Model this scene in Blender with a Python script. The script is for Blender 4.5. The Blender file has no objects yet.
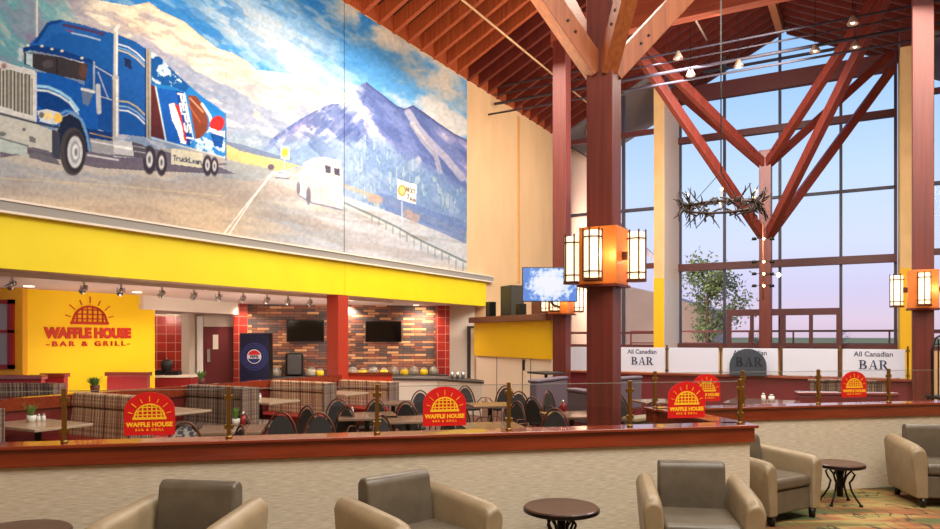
import bpy, bmesh, math, random
import numpy as np
from mathutils import Vector, Matrix, Euler
random.seed(7)
C = bpy.context.scene.collection
PI = math.pi
# ---------------------------------------------------------------- camera
F_PX, CX, HY, EYE = 708.0, 470.0, 336.5, 1.85
cam_d = bpy.data.cameras.new('camera'); cam = bpy.data.objects.new('camera', cam_d); C.objects.link(cam)
cam.location = (0, 0, EYE); cam.rotation_euler = (PI/2, 0, 0)
cam_d.sensor_width = 36; cam_d.lens = F_PX/940*36; cam_d.shift_y = (HY-264.5)/940
cam_d.clip_end = 2000; cam_d.clip_start = .05
bpy.context.scene.camera = cam
vs = bpy.context.scene.view_settings
vs.view_transform = 'Standard'; vs.look = 'None'; vs.exposure = 0.0; vs.gamma = 1; vs.use_curve_mapping = False

# hall frame: u runs down the hall, w to the right; rest frame: r along the half walls, n away from us
HA = math.radians(29.5); HS, HC = math.sin(HA), math.cos(HA)
RA = math.radians(12.02); RS, RC = math.sin(RA), math.cos(RA)
def hall(u, w, z=0): return Vector((u*HS+w*HC, u*HC-w*HS, z))
def rest(r, n, z=0): return Vector((r*RC-n*RS, r*RS+n*RC, z))
def at(px, D, z=0): return Vector(((px-CX)/F_PX*D, D, z))             # bearing and distance in the room
def D_of(py, z): return (EYE-z)*F_PX/(py-HY)
ROT_H, ROT_R = -HA, RA

def lin(c): return tuple(((x/255)/12.92 if x/255 <= .04045 else ((x/255+.055)/1.055)**2.4) for x in c)

# ---------------------------------------------------------------- world: dusk sky
w_ = bpy.data.worlds.new('sky'); bpy.context.scene.world = w_; w_.use_nodes = True
nt = w_.node_tree; nt.nodes.clear()
o_ = nt.nodes.new('ShaderNodeOutputWorld'); bg = nt.nodes.new('ShaderNodeBackground'); tc = nt.nodes.new('ShaderNodeTexCoord')
sx = nt.nodes.new('ShaderNodeSeparateXYZ'); rp = nt.nodes.new('ShaderNodeValToRGB')
nt.links.new(tc.outputs['Generated'], sx.inputs[0]); nt.links.new(sx.outputs['Z'], rp.inputs[0])
nt.links.new(rp.outputs[0], bg.inputs[0]); nt.links.new(bg.outputs[0], o_.inputs[0]); bg.inputs[1].default_value = 1.1
stops = [(0, (212,192,212)), (.02, (222,202,224)), (.06, (212,206,238)), (.12, (212,222,252)), (.2, (198,222,255)), (.3, (168,206,252)), (.42, (138,188,246)), (.7, (76,128,208))]
cr = rp.color_ramp
while len(cr.elements) < len(stops): cr.elements.new(.5)
for e, (p, c) in zip(cr.elements, stops): e.position = p; e.color = (*lin(c), 1)

# ---------------------------------------------------------------- lights
def area(name, loc, target, size, power, color=(1,.86,.68), sy=None, spread=180):
    d = bpy.data.lights.new(name, 'AREA'); d.energy = power; d.color = color; d.size = size
    if sy: d.shape = 'RECTANGLE'; d.size_y = sy
    d.spread = math.radians(spread)
    o = bpy.data.objects.new(name, d); C.objects.link(o); o.location = loc
    o.rotation_euler = (Vector(target)-Vector(loc)).to_track_quat('-Z', 'Y').to_euler(); return o
def spot(name, loc, target, power, angle=60, blend=.5, color=(1,.85,.62), rad=.03):
    d = bpy.data.lights.new(name, 'SPOT'); d.energy = power; d.color = color; d.spot_size = math.radians(angle); d.spot_blend = blend
    d.shadow_soft_size = rad
    o = bpy.data.objects.new(name, d); C.objects.link(o); o.location = loc
    o.rotation_euler = (Vector(target)-Vector(loc)).to_track_quat('-Z', 'Y').to_euler(); return o
WARM = (1,.89,.75)
area('lobby_downlight', (0.2, 1.2, 8.5), (0.6, 4.2, 0), 5, 740, WARM)
area('lobby_downlight_right', (5.0, 4.5, 8.5), (4.8, 6.8, 0), 4, 400, WARM)
area('mural_fill', hall(4.5, 2.5, 8.0), hall(8.5, -10, 5.6), 5, 400, (.92,.97,1))  # unseen lamp added to brighten the mural, no fixture stands for it
area('far_wall_fill', hall(17, -2, 8.4), hall(21.5, -10, 5.5), 3, 330, (1,.90,.76))  # added lamp, lifts the beige wall beyond the mural
area('roof_uplight', hall(9, -6.5, 4.6), hall(11, -6.5, 11), 5, 500, (1,.72,.45))
area('roof_uplight_far', hall(18, -4, 5.0), hall(18, -4, 12), 5, 330, (1,.70,.50))
area('dining_fill', hall(12.5, -6, 8.2), hall(12.5, -6.5, 0), 5, 800, WARM)  # unseen fill added over the dining tables
area('bar_fill', hall(13.5, 0.5, 8.0), hall(14, -1.0, 0), 4, 760, WARM)  # extra unseen lamp that brightens the bar side
area('window_end_fill', hall(18.5, -3.5, 8.2), hall(24, -4.5, 4), 3, 420, (1,.92,.84))  # fill added to lighten the fins and far panels
area('wing_fill', hall(27.2, -7.5, 5.0), hall(37, -11.5, 4), 2, 800, (1,.86,.76))  # made-up outdoor lamp so the peach wing reads bright
spot('alcove_spot', rest(-4.1, 19.5, 2.44), rest(-4.1, 20.6, 1.4), 60, 120, .6, (1,.84,.66), .06)
# dining room under the mural wall: its downlights, track spotlights and unseen fill lamps added low behind the divider to lift the ceiling
for u, w, p in ((8.2,-11.6,90), (9.6,-12.6,80), (12.6,-12.2,95), (14.6,-11.6,95), (17.0,-11.2,95), (11.2,-14.6,90), (13.6,-14.6,90), (15.8,-12.9,95)):
    spot('dining_spot', hall(u, w, 2.70), hall(u, w, 0), p, 150, .6, (1,.84,.66), .06)
for u, w, tu, tw in ((6.0,-10.6,7.8,-13.8), (8.2,-10.6,9.4,-13.8), (10.5,-10.6,12.6,-15.5), (12.3,-10.6,14.6,-15.6), (14.2,-10.6,16.4,-14.2), (16.6,-10.6,18.2,-12.8)):
    spot('track_beam', hall(u, w, 2.58), hall(tu, tw, 1.5), 85, 75, .8, (1,.86,.66), .05)
for u, w, s_ in ((8.0,-11.9,1.6), (11.0,-12.0,2.0), (14.0,-12.4,2.0), (16.6,-11.8,1.5)):
    area('low_ceiling_fill', hall(u, w, .62), hall(u, w, 3), s_, 34, (1,.84,.72))

# ---------------------------------------------------------------- mesh helpers
class MB:
    def __init__(s): s.v = []; s.f = []
    def add(s, vs_, fs):
        b = len(s.v); s.v += [tuple(v) for v in vs_]; s.f += [tuple(b+i for i in f) for f in fs]; return s
    def box(s, x0, x1, y0, y1, z0, z1):
        return s.add([(x0,y0,z0),(x1,y0,z0),(x1,y1,z0),(x0,y1,z0),(x0,y0,z1),(x1,y0,z1),(x1,y1,z1),(x0,y1,z1)],
                     [(3,2,1,0),(4,5,6,7),(0,1,5,4),(1,2,6,5),(2,3,7,6),(3,0,4,7)])
    def obox(s, ctr, ax, ay, az):       # centre and half-axis vectors
        c, ax, ay, az = Vector(ctr), Vector(ax), Vector(ay), Vector(az)
        vv = [c+i*ax+j*ay+k*az for k in (-1,1) for i, j in ((-1,-1),(1,-1),(1,1),(-1,1))]
        return s.add(vv, [(3,2,1,0),(4,5,6,7),(0,1,5,4),(1,2,6,5),(2,3,7,6),(3,0,4,7)])
    def beam(s, p, q, w, h, up=(0,0,1)):
        p, q = Vector(p), Vector(q); d = (q-p); L = d.length; d.normalize(); up = Vector(up)
        x = d.cross(up)
        if x.length < 1e-4: x = d.cross(Vector((1,0,0)))
        x.normalize(); y = x.cross(d)
        return s.obox((p+q)/2, d*L/2, x*w/2, y*h/2)
    def tube(s, pts, r, seg=8, closed=False, cap=True):
        pts = [Vector(p) for p in pts]; n = len(pts); rr = r if isinstance(r, (list,tuple)) else [r]*n
        vs_ = []; prev = None
        for i, p in enumerate(pts):
            if closed: t = pts[(i+1) % n]-pts[i-1]
            else: t = pts[min(i+1,n-1)]-pts[max(i-1,0)]
            t.normalize()
            if prev is None:
                a = Vector((0,0,1)) if abs(t.z) < .9 else Vector((1,0,0)); x = t.cross(a).normalized()
            else:
                x = prev - t*prev.dot(t); x.normalize()
            prev = x; y = t.cross(x)
            for k in range(seg):
                an = 2*PI*k/seg; vs_.append(p + (x*math.cos(an)+y*math.sin(an))*rr[i])
        fs = []
        for i in range(n if closed else n-1):
            j = (i+1) % n
            for k in range(seg):
                l = (k+1) % seg; fs.append((i*seg+k, i*seg+l, j*seg+l, j*seg+k))
        if cap and not closed: fs += [tuple(reversed(range(seg))), tuple((n-1)*seg+k for k in range(seg))]
        return s.add(vs_, fs)
    def lathe(s, prof, c=(0,0,0), seg=20, a0=0, a1=2*PI):
        full = abs(a1-a0-2*PI) < 1e-6; n = seg if full else seg+1; vs_ = []
        for r, z in prof:
            for k in range(n):
                an = a0+(a1-a0)*k/seg; vs_.append((c[0]+r*math.cos(an), c[1]+r*math.sin(an), c[2]+z))
        fs = []
        for i in range(len(prof)-1):
            for k in range(seg):
                l = (k+1) % n; fs.append((i*n+k, i*n+l, (i+1)*n+l, (i+1)*n+k))
        return s.add(vs_, fs)
    def prism(s, poly, a, b, fn=lambda x, y, t: (x, y, t)):      # poly in 2-D, extruded from a to b
        n = len(poly); vs_ = [fn(x, y, a) for x, y in poly]+[fn(x, y, b) for x, y in poly]
        return s.add(vs_, [tuple(reversed(range(n))), tuple(range(n, 2*n))]+[(i, (i+1) % n, n+(i+1) % n, n+i) for i in range(n)])
    def sphere(s, c, r, seg=12, rings=8, sz=1):
        return s.lathe([(max(1e-4, r*math.sin(PI*i/rings)), -r*sz*math.cos(PI*i/rings)) for i in range(rings+1)], c, seg)
    def build(s, name, mat, parent=None, smooth=False, bevel=0, seg=2, sub=0, fix=True):
        me = bpy.data.meshes.new(name); me.from_pydata(s.v, [], s.f); me.update()
        if fix:
            bm = bmesh.new(); bm.from_mesh(me); bmesh.ops.recalc_face_normals(bm, faces=bm.faces); bm.to_mesh(me); bm.free()
        return link(name, me, mat, parent, smooth, bevel, seg, sub)
def link(name, me, mat, parent=None, smooth=False, bevel=0, seg=2, sub=0):
    if mat: me.materials.append(mat)
    o = bpy.data.objects.new(name, me); C.objects.link(o)
    if parent: o.parent = parent
    if smooth or bevel: me.polygons.foreach_set('use_smooth', [True]*len(me.polygons))
    if bevel:
        m = o.modifiers.new('bevel', 'BEVEL'); m.width = bevel; m.segments = seg; m.limit_method = 'ANGLE'; m.angle_limit = math.radians(35); m.harden_normals = True
    if sub: m = o.modifiers.new('sub', 'SUBSURF'); m.levels = sub; m.render_levels = sub
    return o
def thing(name, label, cat, loc=(0,0,0), rz=0, group=None):
    o = bpy.data.objects.new(name, None); C.objects.link(o); o.empty_display_size = .1
    o.location = loc; o.rotation_euler = (0,0,rz); o['label'] = label; o['category'] = cat
    if group: o['group'] = group
    return o
def tag(o, label, cat, group=None):
    o['label'] = label; o['category'] = cat
    if group: o['group'] = group
    return o
def struct(o): o['kind'] = 'structure'; return o
def dup(root, loc, rz, label, group=None, rx=None):
    r = root.copy(); C.objects.link(r); r.location = loc; r.rotation_euler = (0,0,rz); r['label'] = label
    if group: r['group'] = group
    for ch in list(root.children):
        c = ch.copy(); C.objects.link(c); c.parent = r
        for g in list(ch.children):
            d = g.copy(); C.objects.link(d); d.parent = c
    return r
def put(o, loc, rz): o.location = loc; o.rotation_euler = (0,0,rz); return o
def text(name, s, size, mat, parent, loc, offset=0, space=1.0, ext=.003, align='CENTER', rot=(PI/2,0,0), xs=1.0):
    cu = bpy.data.curves.new(name, 'FONT'); cu.body = s; cu.size = size; cu.align_x = align; cu.offset = offset; cu.extrude = ext; cu.space_character = space
    cu.resolution_u = 4
    t = bpy.data.objects.new('tmp', cu); C.objects.link(t); bpy.context.view_layer.update()
    me = bpy.data.meshes.new_from_object(t.evaluated_get(bpy.context.evaluated_depsgraph_get())); bpy.data.objects.remove(t)
    me.name = name; me.materials.clear(); me.materials.append(mat)
    o = bpy.data.objects.new(name, me); C.objects.link(o); o.parent = parent; o.location = loc; o.rotation_euler = rot; o.scale = (xs,1,1); return o

# ---------------------------------------------------------------- materials
def mat(name, col, rough=.5, metal=0, emit=None, es=1, spec=.5, coat=0):
    m = bpy.data.materials.new(name); m.use_nodes = True; b = m.node_tree.nodes['Principled BSDF']
    b.inputs['Base Color'].default_value = (*lin(col), 1); b.inputs['Roughness'].default_value = rough; b.inputs['Metallic'].default_value = metal
    b.inputs['Specular IOR Level'].default_value = spec; b.inputs['Coat Weight'].default_value = coat
    if emit: b.inputs['Emission Color'].default_value = (*lin(emit), 1); b.inputs['Emission Strength'].default_value = es
    return m
def N(m, t): return m.node_tree.nodes.new(t)
def L(m, a, b): m.node_tree.links.new(a, b)
def ramp(m, stops, interp='LINEAR'):
    r = N(m, 'ShaderNodeValToRGB'); r.color_ramp.interpolation = interp
    while len(r.color_ramp.elements) < len(stops): r.color_ramp.elements.new(.5)
    for e, (p, c) in zip(r.color_ramp.elements, stops): e.position = p; e.color = (*lin(c), 1)
    return r
def noisy(name, c1, c2, scale=4, stretch=(1,1,1), rough=.5, bump=0, detail=4, spec=.5, coat=0, lo=.35, hi=.65, coord='Object'):
    m = mat(name, c1, rough, spec=spec, coat=coat); b = m.node_tree.nodes['Principled BSDF']
    tc = N(m, 'ShaderNodeTexCoord'); mp = N(m, 'ShaderNodeMapping'); mp.inputs['Scale'].default_value = stretch
    nz = N(m, 'ShaderNodeTexNoise'); nz.inputs['Scale'].default_value = scale; nz.inputs['Detail'].default_value = detail
    L(m, tc.outputs[coord], mp.inputs[0]); L(m, mp.outputs[0], nz.inputs['Vector'])
    r = ramp(m, [(lo, c1), (hi, c2)]); L(m, nz.outputs['Fac'], r.inputs[0]); L(m, r.outputs[0], b.inputs['Base Color'])
    if bump:
        bp = N(m, 'ShaderNodeBump'); bp.inputs['Strength'].default_value = bump; bp.inputs['Distance'].default_value = .01
        L(m, nz.outputs['Fac'], bp.inputs['Height']); L(m, bp.outputs[0], b.inputs['Normal'])
    return m
def wood(name, c1, c2, axis='z', rough=.4, coat=0, scale=3):
    st = {'x': (.25,6,6), 'y': (6,.25,6), 'z': (6,6,.25)}[axis]
    return noisy(name, c1, c2, scale, st, rough, .05, 5, coat=coat, lo=.3, hi=.7)
def glass(name, tint=(1,1,1), refl=.5):
    m = bpy.data.materials.new(name); m.use_nodes = True; n = m.node_tree.nodes; n.clear()
    o = N(m, 'ShaderNodeOutputMaterial'); mx = N(m, 'ShaderNodeMixShader'); t = N(m, 'ShaderNodeBsdfTransparent'); g = N(m, 'ShaderNodeBsdfGlossy'); fr = N(m, 'ShaderNodeFresnel')
    t.inputs[0].default_value = (*tint, 1); g.inputs['Roughness'].default_value = .01; g.inputs[0].default_value = (refl,refl,refl,1); fr.inputs[0].default_value = 1.45
    ge = N(m, 'ShaderNodeNewGeometry'); mm = N(m, 'ShaderNodeMath'); mm.operation = 'MULTIPLY_ADD'; mm.inputs[1].default_value = -1; mm.inputs[2].default_value = 1; L(m, ge.outputs['Backfacing'], mm.inputs[0])
    m2 = N(m, 'ShaderNodeMath'); m2.operation = 'MULTIPLY'; L(m, fr.outputs[0], m2.inputs[0]); L(m, mm.outputs[0], m2.inputs[1])
    L(m, m2.outputs[0], mx.inputs[0]); L(m, t.outputs[0], mx.inputs[1]); L(m, g.outputs[0], mx.inputs[2]); L(m, mx.outputs[0], o.inputs[0]); return m

M = {}
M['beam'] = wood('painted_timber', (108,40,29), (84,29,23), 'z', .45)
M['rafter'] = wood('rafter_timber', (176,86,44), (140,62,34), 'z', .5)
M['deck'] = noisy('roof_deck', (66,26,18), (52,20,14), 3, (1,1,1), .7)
M['strut'] = wood('glulam_strut', (166,92,46), (134,68,34), 'z', .45)
M['cap'] = noisy('cap_timber', (140,54,28), (110,38,20), 3, (.4,6,6), .22, coat=.6, lo=.3, hi=.7)
M['capdark'] = noisy('cap_underside_timber', (146,62,36), (118,46,28), 3, (.4,6,6), .5)
M['beige'] = noisy('beige_paint', (226,190,146), (218,182,138), 1.5, (1,1,.4), .8)
M['band'] = noisy('yellow_paint', (240,218,4), (232,208,2), .8, (1,1,1), .55)
M['signyellow'] = mat('warm_yellow_paint', (252,208,2), .55)
M['ceil'] = mat('ceiling_paint', (222,196,186), .8)
M['white'] = mat('white_paint', (232,220,206), .6)
M['greytrim'] = mat('grey_metal_trim', (150,146,140), .5)
M['redpaint'] = noisy('red_paint', (150,26,24), (134,20,20), 1, (1,1,1), .5)
M['orange'] = mat('orange_red', (204,66,26), .5)
M['pillar'] = mat('pillar_paint', (176,54,32), .45)
M['maroon'] = mat('maroon_paint', (112,34,40), .5)
M['frame'] = mat('dark_red_metal', (92,44,46), .45)
M['mullion'] = mat('slate_metal', (62,58,74), .45)
M['black'] = mat('black_plastic', (16,16,18), .35)
M['darkgrey'] = mat('dark_grey', (52,50,50), .5)
M['chrome'] = mat('brushed_metal', (200,200,200), .25, 1)
M['brass'] = mat('aged_brass', (150,122,70), .3, 1)
M['glass'] = glass('clear_glass', (.95,.96,.96), .8)
M['winglass'] = glass('window_glass', (1,1,1), .05)
M['signred'] = mat('sign_red', (206,18,22), .4)
M['signgold'] = mat('sign_gold', (250,196,40), .4)
M['wallred'] = mat('lettering_red', (196,44,16), .5)
M['leather'] = noisy('taupe_leather', (148,130,102), (138,120,94), 8, (1,1,1), .42, .15, 3)
M['leatherdark'] = noisy('dark_taupe_leather', (98,88,74), (88,79,66), 8, (1,1,1), .38, .15, 3)
M['tabletop'] = wood('walnut_tabletop', (92,58,44), (58,36,30), 'x', .3)
M['laminatedark'] = noisy('brown_laminate', (140,112,92), (122,96,80), 40, (1,1,1), .15)
M['laminate'] = noisy('speckled_laminate', (188,164,138), (170,146,122), 40, (1,1,1), .22)
M['iron'] = mat('black_iron', (28,26,26), .4, .6)
M['bronze'] = mat('bronze_tube', (96,56,42), .35, .5)
M['seatpad'] = noisy('charcoal_upholstery', (30,29,30), (46,42,40), 60, (1,1,1), .8)
M['steel'] = mat('stainless', (180,180,178), .3, 1)
M['leaf'] = noisy('leaf_green', (70,110,42), (110,150,60), 30, (1,1,1), .6)
M['pot'] = mat('white_pot', (225,222,215), .4)
M['terra'] = mat('brown_pot', (96,44,30), .6)
M['lampshade'] = mat('lit_lamp_shade', (255,240,205), .5, emit=(255,238,196), es=1.25)
M['bulb'] = mat('lit_bulb', (255,230,170), .5, emit=(255,226,160), es=8)
M['disc'] = mat('lit_downlight', (255,244,224), .5, emit=(255,240,214), es=3)

def linen():
    m = mat('woven_wallcovering', (206,190,158), .75); b = m.node_tree.nodes['Principled BSDF']
    tc = N(m, 'ShaderNodeTexCoord'); mp = N(m, 'ShaderNodeMapping'); mp.inputs['Scale'].default_value = (5, 5, 90)
    nz = N(m, 'ShaderNodeTexNoise'); nz.inputs['Scale'].default_value = 2; nz.inputs['Detail'].default_value = 5
    L(m, tc.outputs['Object'], mp.inputs[0]); L(m, mp.outputs[0], nz.inputs['Vector'])
    r = ramp(m, [(.32, (182,168,144)), (.68, (222,210,190))]); L(m, nz.outputs['Fac'], r.inputs[0]); L(m, r.outputs[0], b.inputs['Base Color']); return m
M['linen'] = linen()
def xz_coords(m, sx=1, sz=1):
    tc = N(m, 'ShaderNodeTexCoord'); s = N(m, 'ShaderNodeSeparateXYZ'); c = N(m, 'ShaderNodeCombineXYZ')
    L(m, tc.outputs['Object'], s.inputs[0]); L(m, s.outputs['X'], c.inputs['X']); L(m, s.outputs['Z'], c.inputs['Y']); return c
def brick(name, stops, w, h, mortar, off, rough=.6, msize=.01, bump=.4):
    m = mat(name, (120,60,40), rough); b = m.node_tree.nodes['Principled BSDF']; c = xz_coords(m)
    t = N(m, 'ShaderNodeTexBrick'); t.offset = off; t.inputs['Scale'].default_value = 1; t.inputs['Brick Width'].default_value = w; t.inputs['Row Height'].default_value = h
    t.inputs['Mortar Size'].default_value = msize; t.inputs['Color1'].default_value = (0,0,0,1); t.inputs['Color2'].default_value = (1,1,1,1); t.inputs['Mortar'].default_value = (.5,.5,.5,1)
    L(m, c.outputs[0], t.inputs['Vector']); r = ramp(m, stops, 'CONSTANT' if len(stops) > 2 else 'LINEAR')
    L(m, t.outputs['Color'], r.inputs[0])
    mx = N(m, 'ShaderNodeMix'); mx.data_type = 'RGBA'; L(m, t.outputs['Fac'], mx.inputs[0]); L(m, r.outputs[0], mx.inputs[6]); mx.inputs[7].default_value = (*lin(mortar), 1)
    L(m, mx.outputs[2], b.inputs['Base Color'])
    bp = N(m, 'ShaderNodeBump'); bp.inputs['Strength'].default_value = bump; bp.inputs['Distance'].default_value = .02; bp.invert = True
    L(m, t.outputs['Fac'], bp.inputs['Height']); L(m, bp.outputs[0], b.inputs['Normal']); return m
M['stone'] = brick('stacked_ledger_stone', [(0,(86,72,72)), (.16,(150,94,74)), (.32,(112,80,70)), (.46,(196,136,96)), (.6,(136,96,84)), (.7,(92,80,82)), (.8,(222,168,116)), (.9,(140,76,60))], .34, .075, (44,32,30), .37, .7, .006)
M['tile'] = brick('red_tile', [(0,(190,48,34)), (1,(150,28,26))], .24, .24, (214,150,130), 0, .3, .008, .2)

def plaid(name, base):
    m = mat(name, base[0], .85); b = m.node_tree.nodes['Principled BSDF']
    tc = N(m, 'ShaderNodeTexCoord'); sp = N(m, 'ShaderNodeSeparateXYZ'); L(m, tc.outputs['Object'], sp.inputs[0])
    ad = N(m, 'ShaderNodeMath'); ad.operation = 'ADD'; L(m, sp.outputs['X'], ad.inputs[0]); L(m, sp.outputs['Y'], ad.inputs[1])
    def n1(src, sc_):
        n = N(m, 'ShaderNodeTexNoise'); n.noise_dimensions = '1D'; n.inputs['Scale'].default_value = sc_; n.inputs['Detail'].default_value = 1.5; L(m, src, n.inputs['W']); return n
    a = n1(ad.outputs[0], 11); r = ramp(m, [(0, base[3]), (.36, base[0]), (.44, base[1]), (.5, base[2]), (.56, base[0]), (.64, base[1])], 'CONSTANT'); L(m, a.outputs['Fac'], r.inputs[0])
    c = n1(sp.outputs['Z'], 26); r2 = ramp(m, [(.42, (200,190,184)), (.58, (255,250,244))]); L(m, c.outputs['Fac'], r2.inputs[0])
    mx = N(m, 'ShaderNodeMix'); mx.data_type = 'RGBA'; mx.blend_type = 'MULTIPLY'; mx.inputs[0].default_value = .8
    L(m, r.outputs[0], mx.inputs[6]); L(m, r2.outputs[0], mx.inputs[7]); L(m, mx.outputs[2], b.inputs['Base Color']); return m
M['plaid'] = plaid('striped_booth_fabric', [(202,160,124), (150,108,86), (222,192,158), (112,78,68)])
M['plaiddark'] = plaid('dark_striped_booth_fabric', [(126,104,94), (84,66,62), (162,138,120), (64,48,50)])

def carpet():
    m = mat('patterned_carpet', (90,90,50), .95); b = m.node_tree.nodes['Principled BSDF']
    tc = N(m, 'ShaderNodeTexCoord')
    mp = N(m, 'ShaderNodeMapping'); mp.inputs['Scale'].default_value = (.35,1.5,1); mp.inputs['Rotation'].default_value = (0,0,-.15)
    nz = N(m, 'ShaderNodeTexNoise'); nz.inputs['Scale'].default_value = 1.3; nz.inputs['Detail'].default_value = 5
    L(m, tc.outputs['Object'], mp.inputs[0]); L(m, mp.outputs[0], nz.inputs['Vector'])
    r = ramp(m, [(.34, (48,56,30)), (.43, (78,86,44)), (.5, (140,84,48)), (.55, (150,130,76)), (.6, (92,94,48)), (.68, (118,62,38))]); L(m, nz.outputs['Fac'], r.inputs[0])
    # short curved twig strokes
    mp3 = N(m, 'ShaderNodeMapping'); mp3.inputs['Rotation'].default_value = (0,0,.75); mp3.inputs['Scale'].default_value = (3.4,1.1,1); L(m, tc.outputs['Object'], mp3.inputs[0])
    n3 = N(m, 'ShaderNodeTexNoise'); n3.inputs['Scale'].default_value = 1.5; n3.inputs['Detail'].default_value = 1.5; L(m, mp3.outputs[0], n3.inputs['Vector'])
    r3 = ramp(m, [(.47, (0,0,0)), (.486, (255,255,255)), (.498, (255,255,255)), (.514, (0,0,0))]); L(m, n3.outputs['Fac'], r3.inputs[0])
    n4 = N(m, 'ShaderNodeTexNoise'); n4.inputs['Scale'].default_value = 2.6; L(m, tc.outputs['Object'], n4.inputs['Vector'])
    r4 = ramp(m, [(.44, (0,0,0)), (.5, (255,255,255))]); L(m, n4.outputs['Fac'], r4.inputs[0])
    mu = N(m, 'ShaderNodeMath'); mu.operation = 'MULTIPLY'; L(m, r3.outputs[0], mu.inputs[0]); L(m, r4.outputs[0], mu.inputs[1])
    mx = N(m, 'ShaderNodeMix'); mx.data_type = 'RGBA'; L(m, mu.outputs[0], mx.inputs[0]); L(m, r.outputs[0], mx.inputs[6]); mx.inputs[7].default_value = (*lin((56,42,28)), 1)
    L(m, mx.outputs[2], b.inputs['Base Color']); return m
M['carpet'] = carpet()
M['dfloor'] = noisy('dining_floor', (96,58,48), (74,42,38), 2, (1,1,1), .5)
# ================================================================= structure
def hbox(name, u0, u1, w0, w1, z0, z1, m, parent=None, bevel=0):        # a box in the hall frame, its own mesh
    mb = MB(); mb.box(w0, w1, u0, u1, z0, z1); o = mb.build(name, m, parent, bevel=bevel)
    if parent is None: o.rotation_euler = (0,0,ROT_H)
    return o
def rbox(name, r0, r1, n0, n1, z0, z1, m, parent=None, bevel=0):
    mb = MB(); mb.box(r0, r1, n0, n1, z0, z1); o = mb.build(name, m, parent, bevel=bevel)
    if parent is None: o.rotation_euler = (0,0,ROT_R)
    return o
def quad_floor(name, pts, z, m, t=.05):
    mb = MB(); mb.prism([(p[0], p[1]) for p in pts], z-t, z); return struct(mb.build(name, m))

MW = -10.0          # mural wall plane
RIDGE = -2.73; RZ = 12.78; UE = 26.6; UF = 24.4
def roof_z(w): return RZ - .5*abs(w-RIDGE)

quad_floor('floor', [(-16,-7), (16,-7), (16,40), (-16,40)], 0, M['carpet'])
struct(hbox('floor_dining', 4.0, 24.3, -9.9, 4.5, .0, .012, M['dfloor']))
# the dining floor starts behind the near half wall: cut to its plane
bpy.data.objects.remove(bpy.data.objects['floor_dining'])
quad_floor('floor_dining', [rest(-9.5,6.0), rest(3.85,6.0), rest(3.85,7.55), rest(9.5,7.55), rest(9,18), rest(-1,26), rest(-14,26), rest(-14,8)], .012, M['dfloor'], .012)

# mural wall: solid above the opening, and solid down to the floor beyond it
mw = hbox('wall_left', 1.0, 18.6, MW-.35, MW, 2.75, 9.3, M['beige']); struct(mw)
struct(hbox('wall_left_far', 18.6, UF+.1, MW-.35, MW, 0, 9.3, M['beige']))
struct(hbox('wall_left_near', -6.0, 1.0, MW-.35, MW, 0, 9.3, M['beige']))
for a, b in ((2.2, 12.055), (12.065, 18.55)):
    struct(hbox('trim_1', a, b, MW, MW+.05, 2.75, 3.47, M['band']))
g = hbox('trim_2', 2.2, 18.9, MW, MW+.12, 3.50, 3.63, M['greytrim']); struct(g)
struct(hbox('trim_3', 2.2, 18.9, MW, MW+.15, 3.47, 3.50, M['white'])); struct(hbox('trim_4', 2.2, 18.9, MW, MW+.14, 3.63, 3.66, M['white']))
struct(hbox('trim_5', 20.8, 20.9, MW, MW+.05, 3.6, 9.0, mat('tan_paint', (206,160,96), .6)))
# closing walls behind and beside us
struct(hbox('wall_back', -6.2, -6.0, MW, 9, 0, 12.6, M['beige']))
struct(hbox('wall_right', -6.0, UF, 9, 9.2, 0, 8, M['beige']))

# roof: two slabs, ridge beam, rafters
roof = bpy.data.objects.new('ceiling', None); C.objects.link(roof); struct(roof); roof.rotation_euler = (0,0,ROT_H)
TH = .38
def slab(w0, w1):
    mb = MB(); z0, z1 = roof_z(w0)+TH, roof_z(w1)+TH
    mb.add([(w0,-6.2,z0),(w1,-6.2,z1),(w1,28.5,z1),(w0,28.5,z0),(w0,-6.2,z0+.25),(w1,-6.2,z1+.25),(w1,28.5,z1+.25),(w0,28.5,z0+.25)],
           [(0,1,2,3),(7,6,5,4),(0,4,5,1),(1,5,6,2),(2,6,7,3),(3,7,4,0)])
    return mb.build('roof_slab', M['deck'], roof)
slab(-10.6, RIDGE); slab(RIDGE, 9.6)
MB().box(RIDGE-.11, RIDGE+.11, -6, UE+.1, RZ-.42, RZ+.2).build('ridge_beam', mat('ridge_timber', (186,120,84), .5), roof)
u = 7.35
while u < UE+1.2:
    for s, wa, wb in (((0, MW, RIDGE-.1), (1, RIDGE+.1, 9)) if u < UF else ((0, -6.4, RIDGE-.1), (1, RIDGE+.1, 1.0))):
        mb = MB(); h = TH+.02; t = .06
        za, zb = roof_z(wa), roof_z(wb)
        mb.add([(wa,u-t,za),(wb,u-t,zb),(wb,u+t,zb),(wa,u+t,za),(wa,u-t,za+h),(wb,u-t,zb+h),(wb,u+t,zb+h),(wa,u+t,za+h)],
               [(0,1,2,3),(7,6,5,4),(0,4,5,1),(1,5,6,2),(2,6,7,3),(3,7,4,0)])
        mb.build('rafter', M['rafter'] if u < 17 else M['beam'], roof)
    u += .6
# the plate that closes the rafter bays at the wall
MB().box(MW+.002, MW+.05, -6, UF, 9.17, 9.62).build('wall_plate', M['rafter'], roof)

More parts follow.
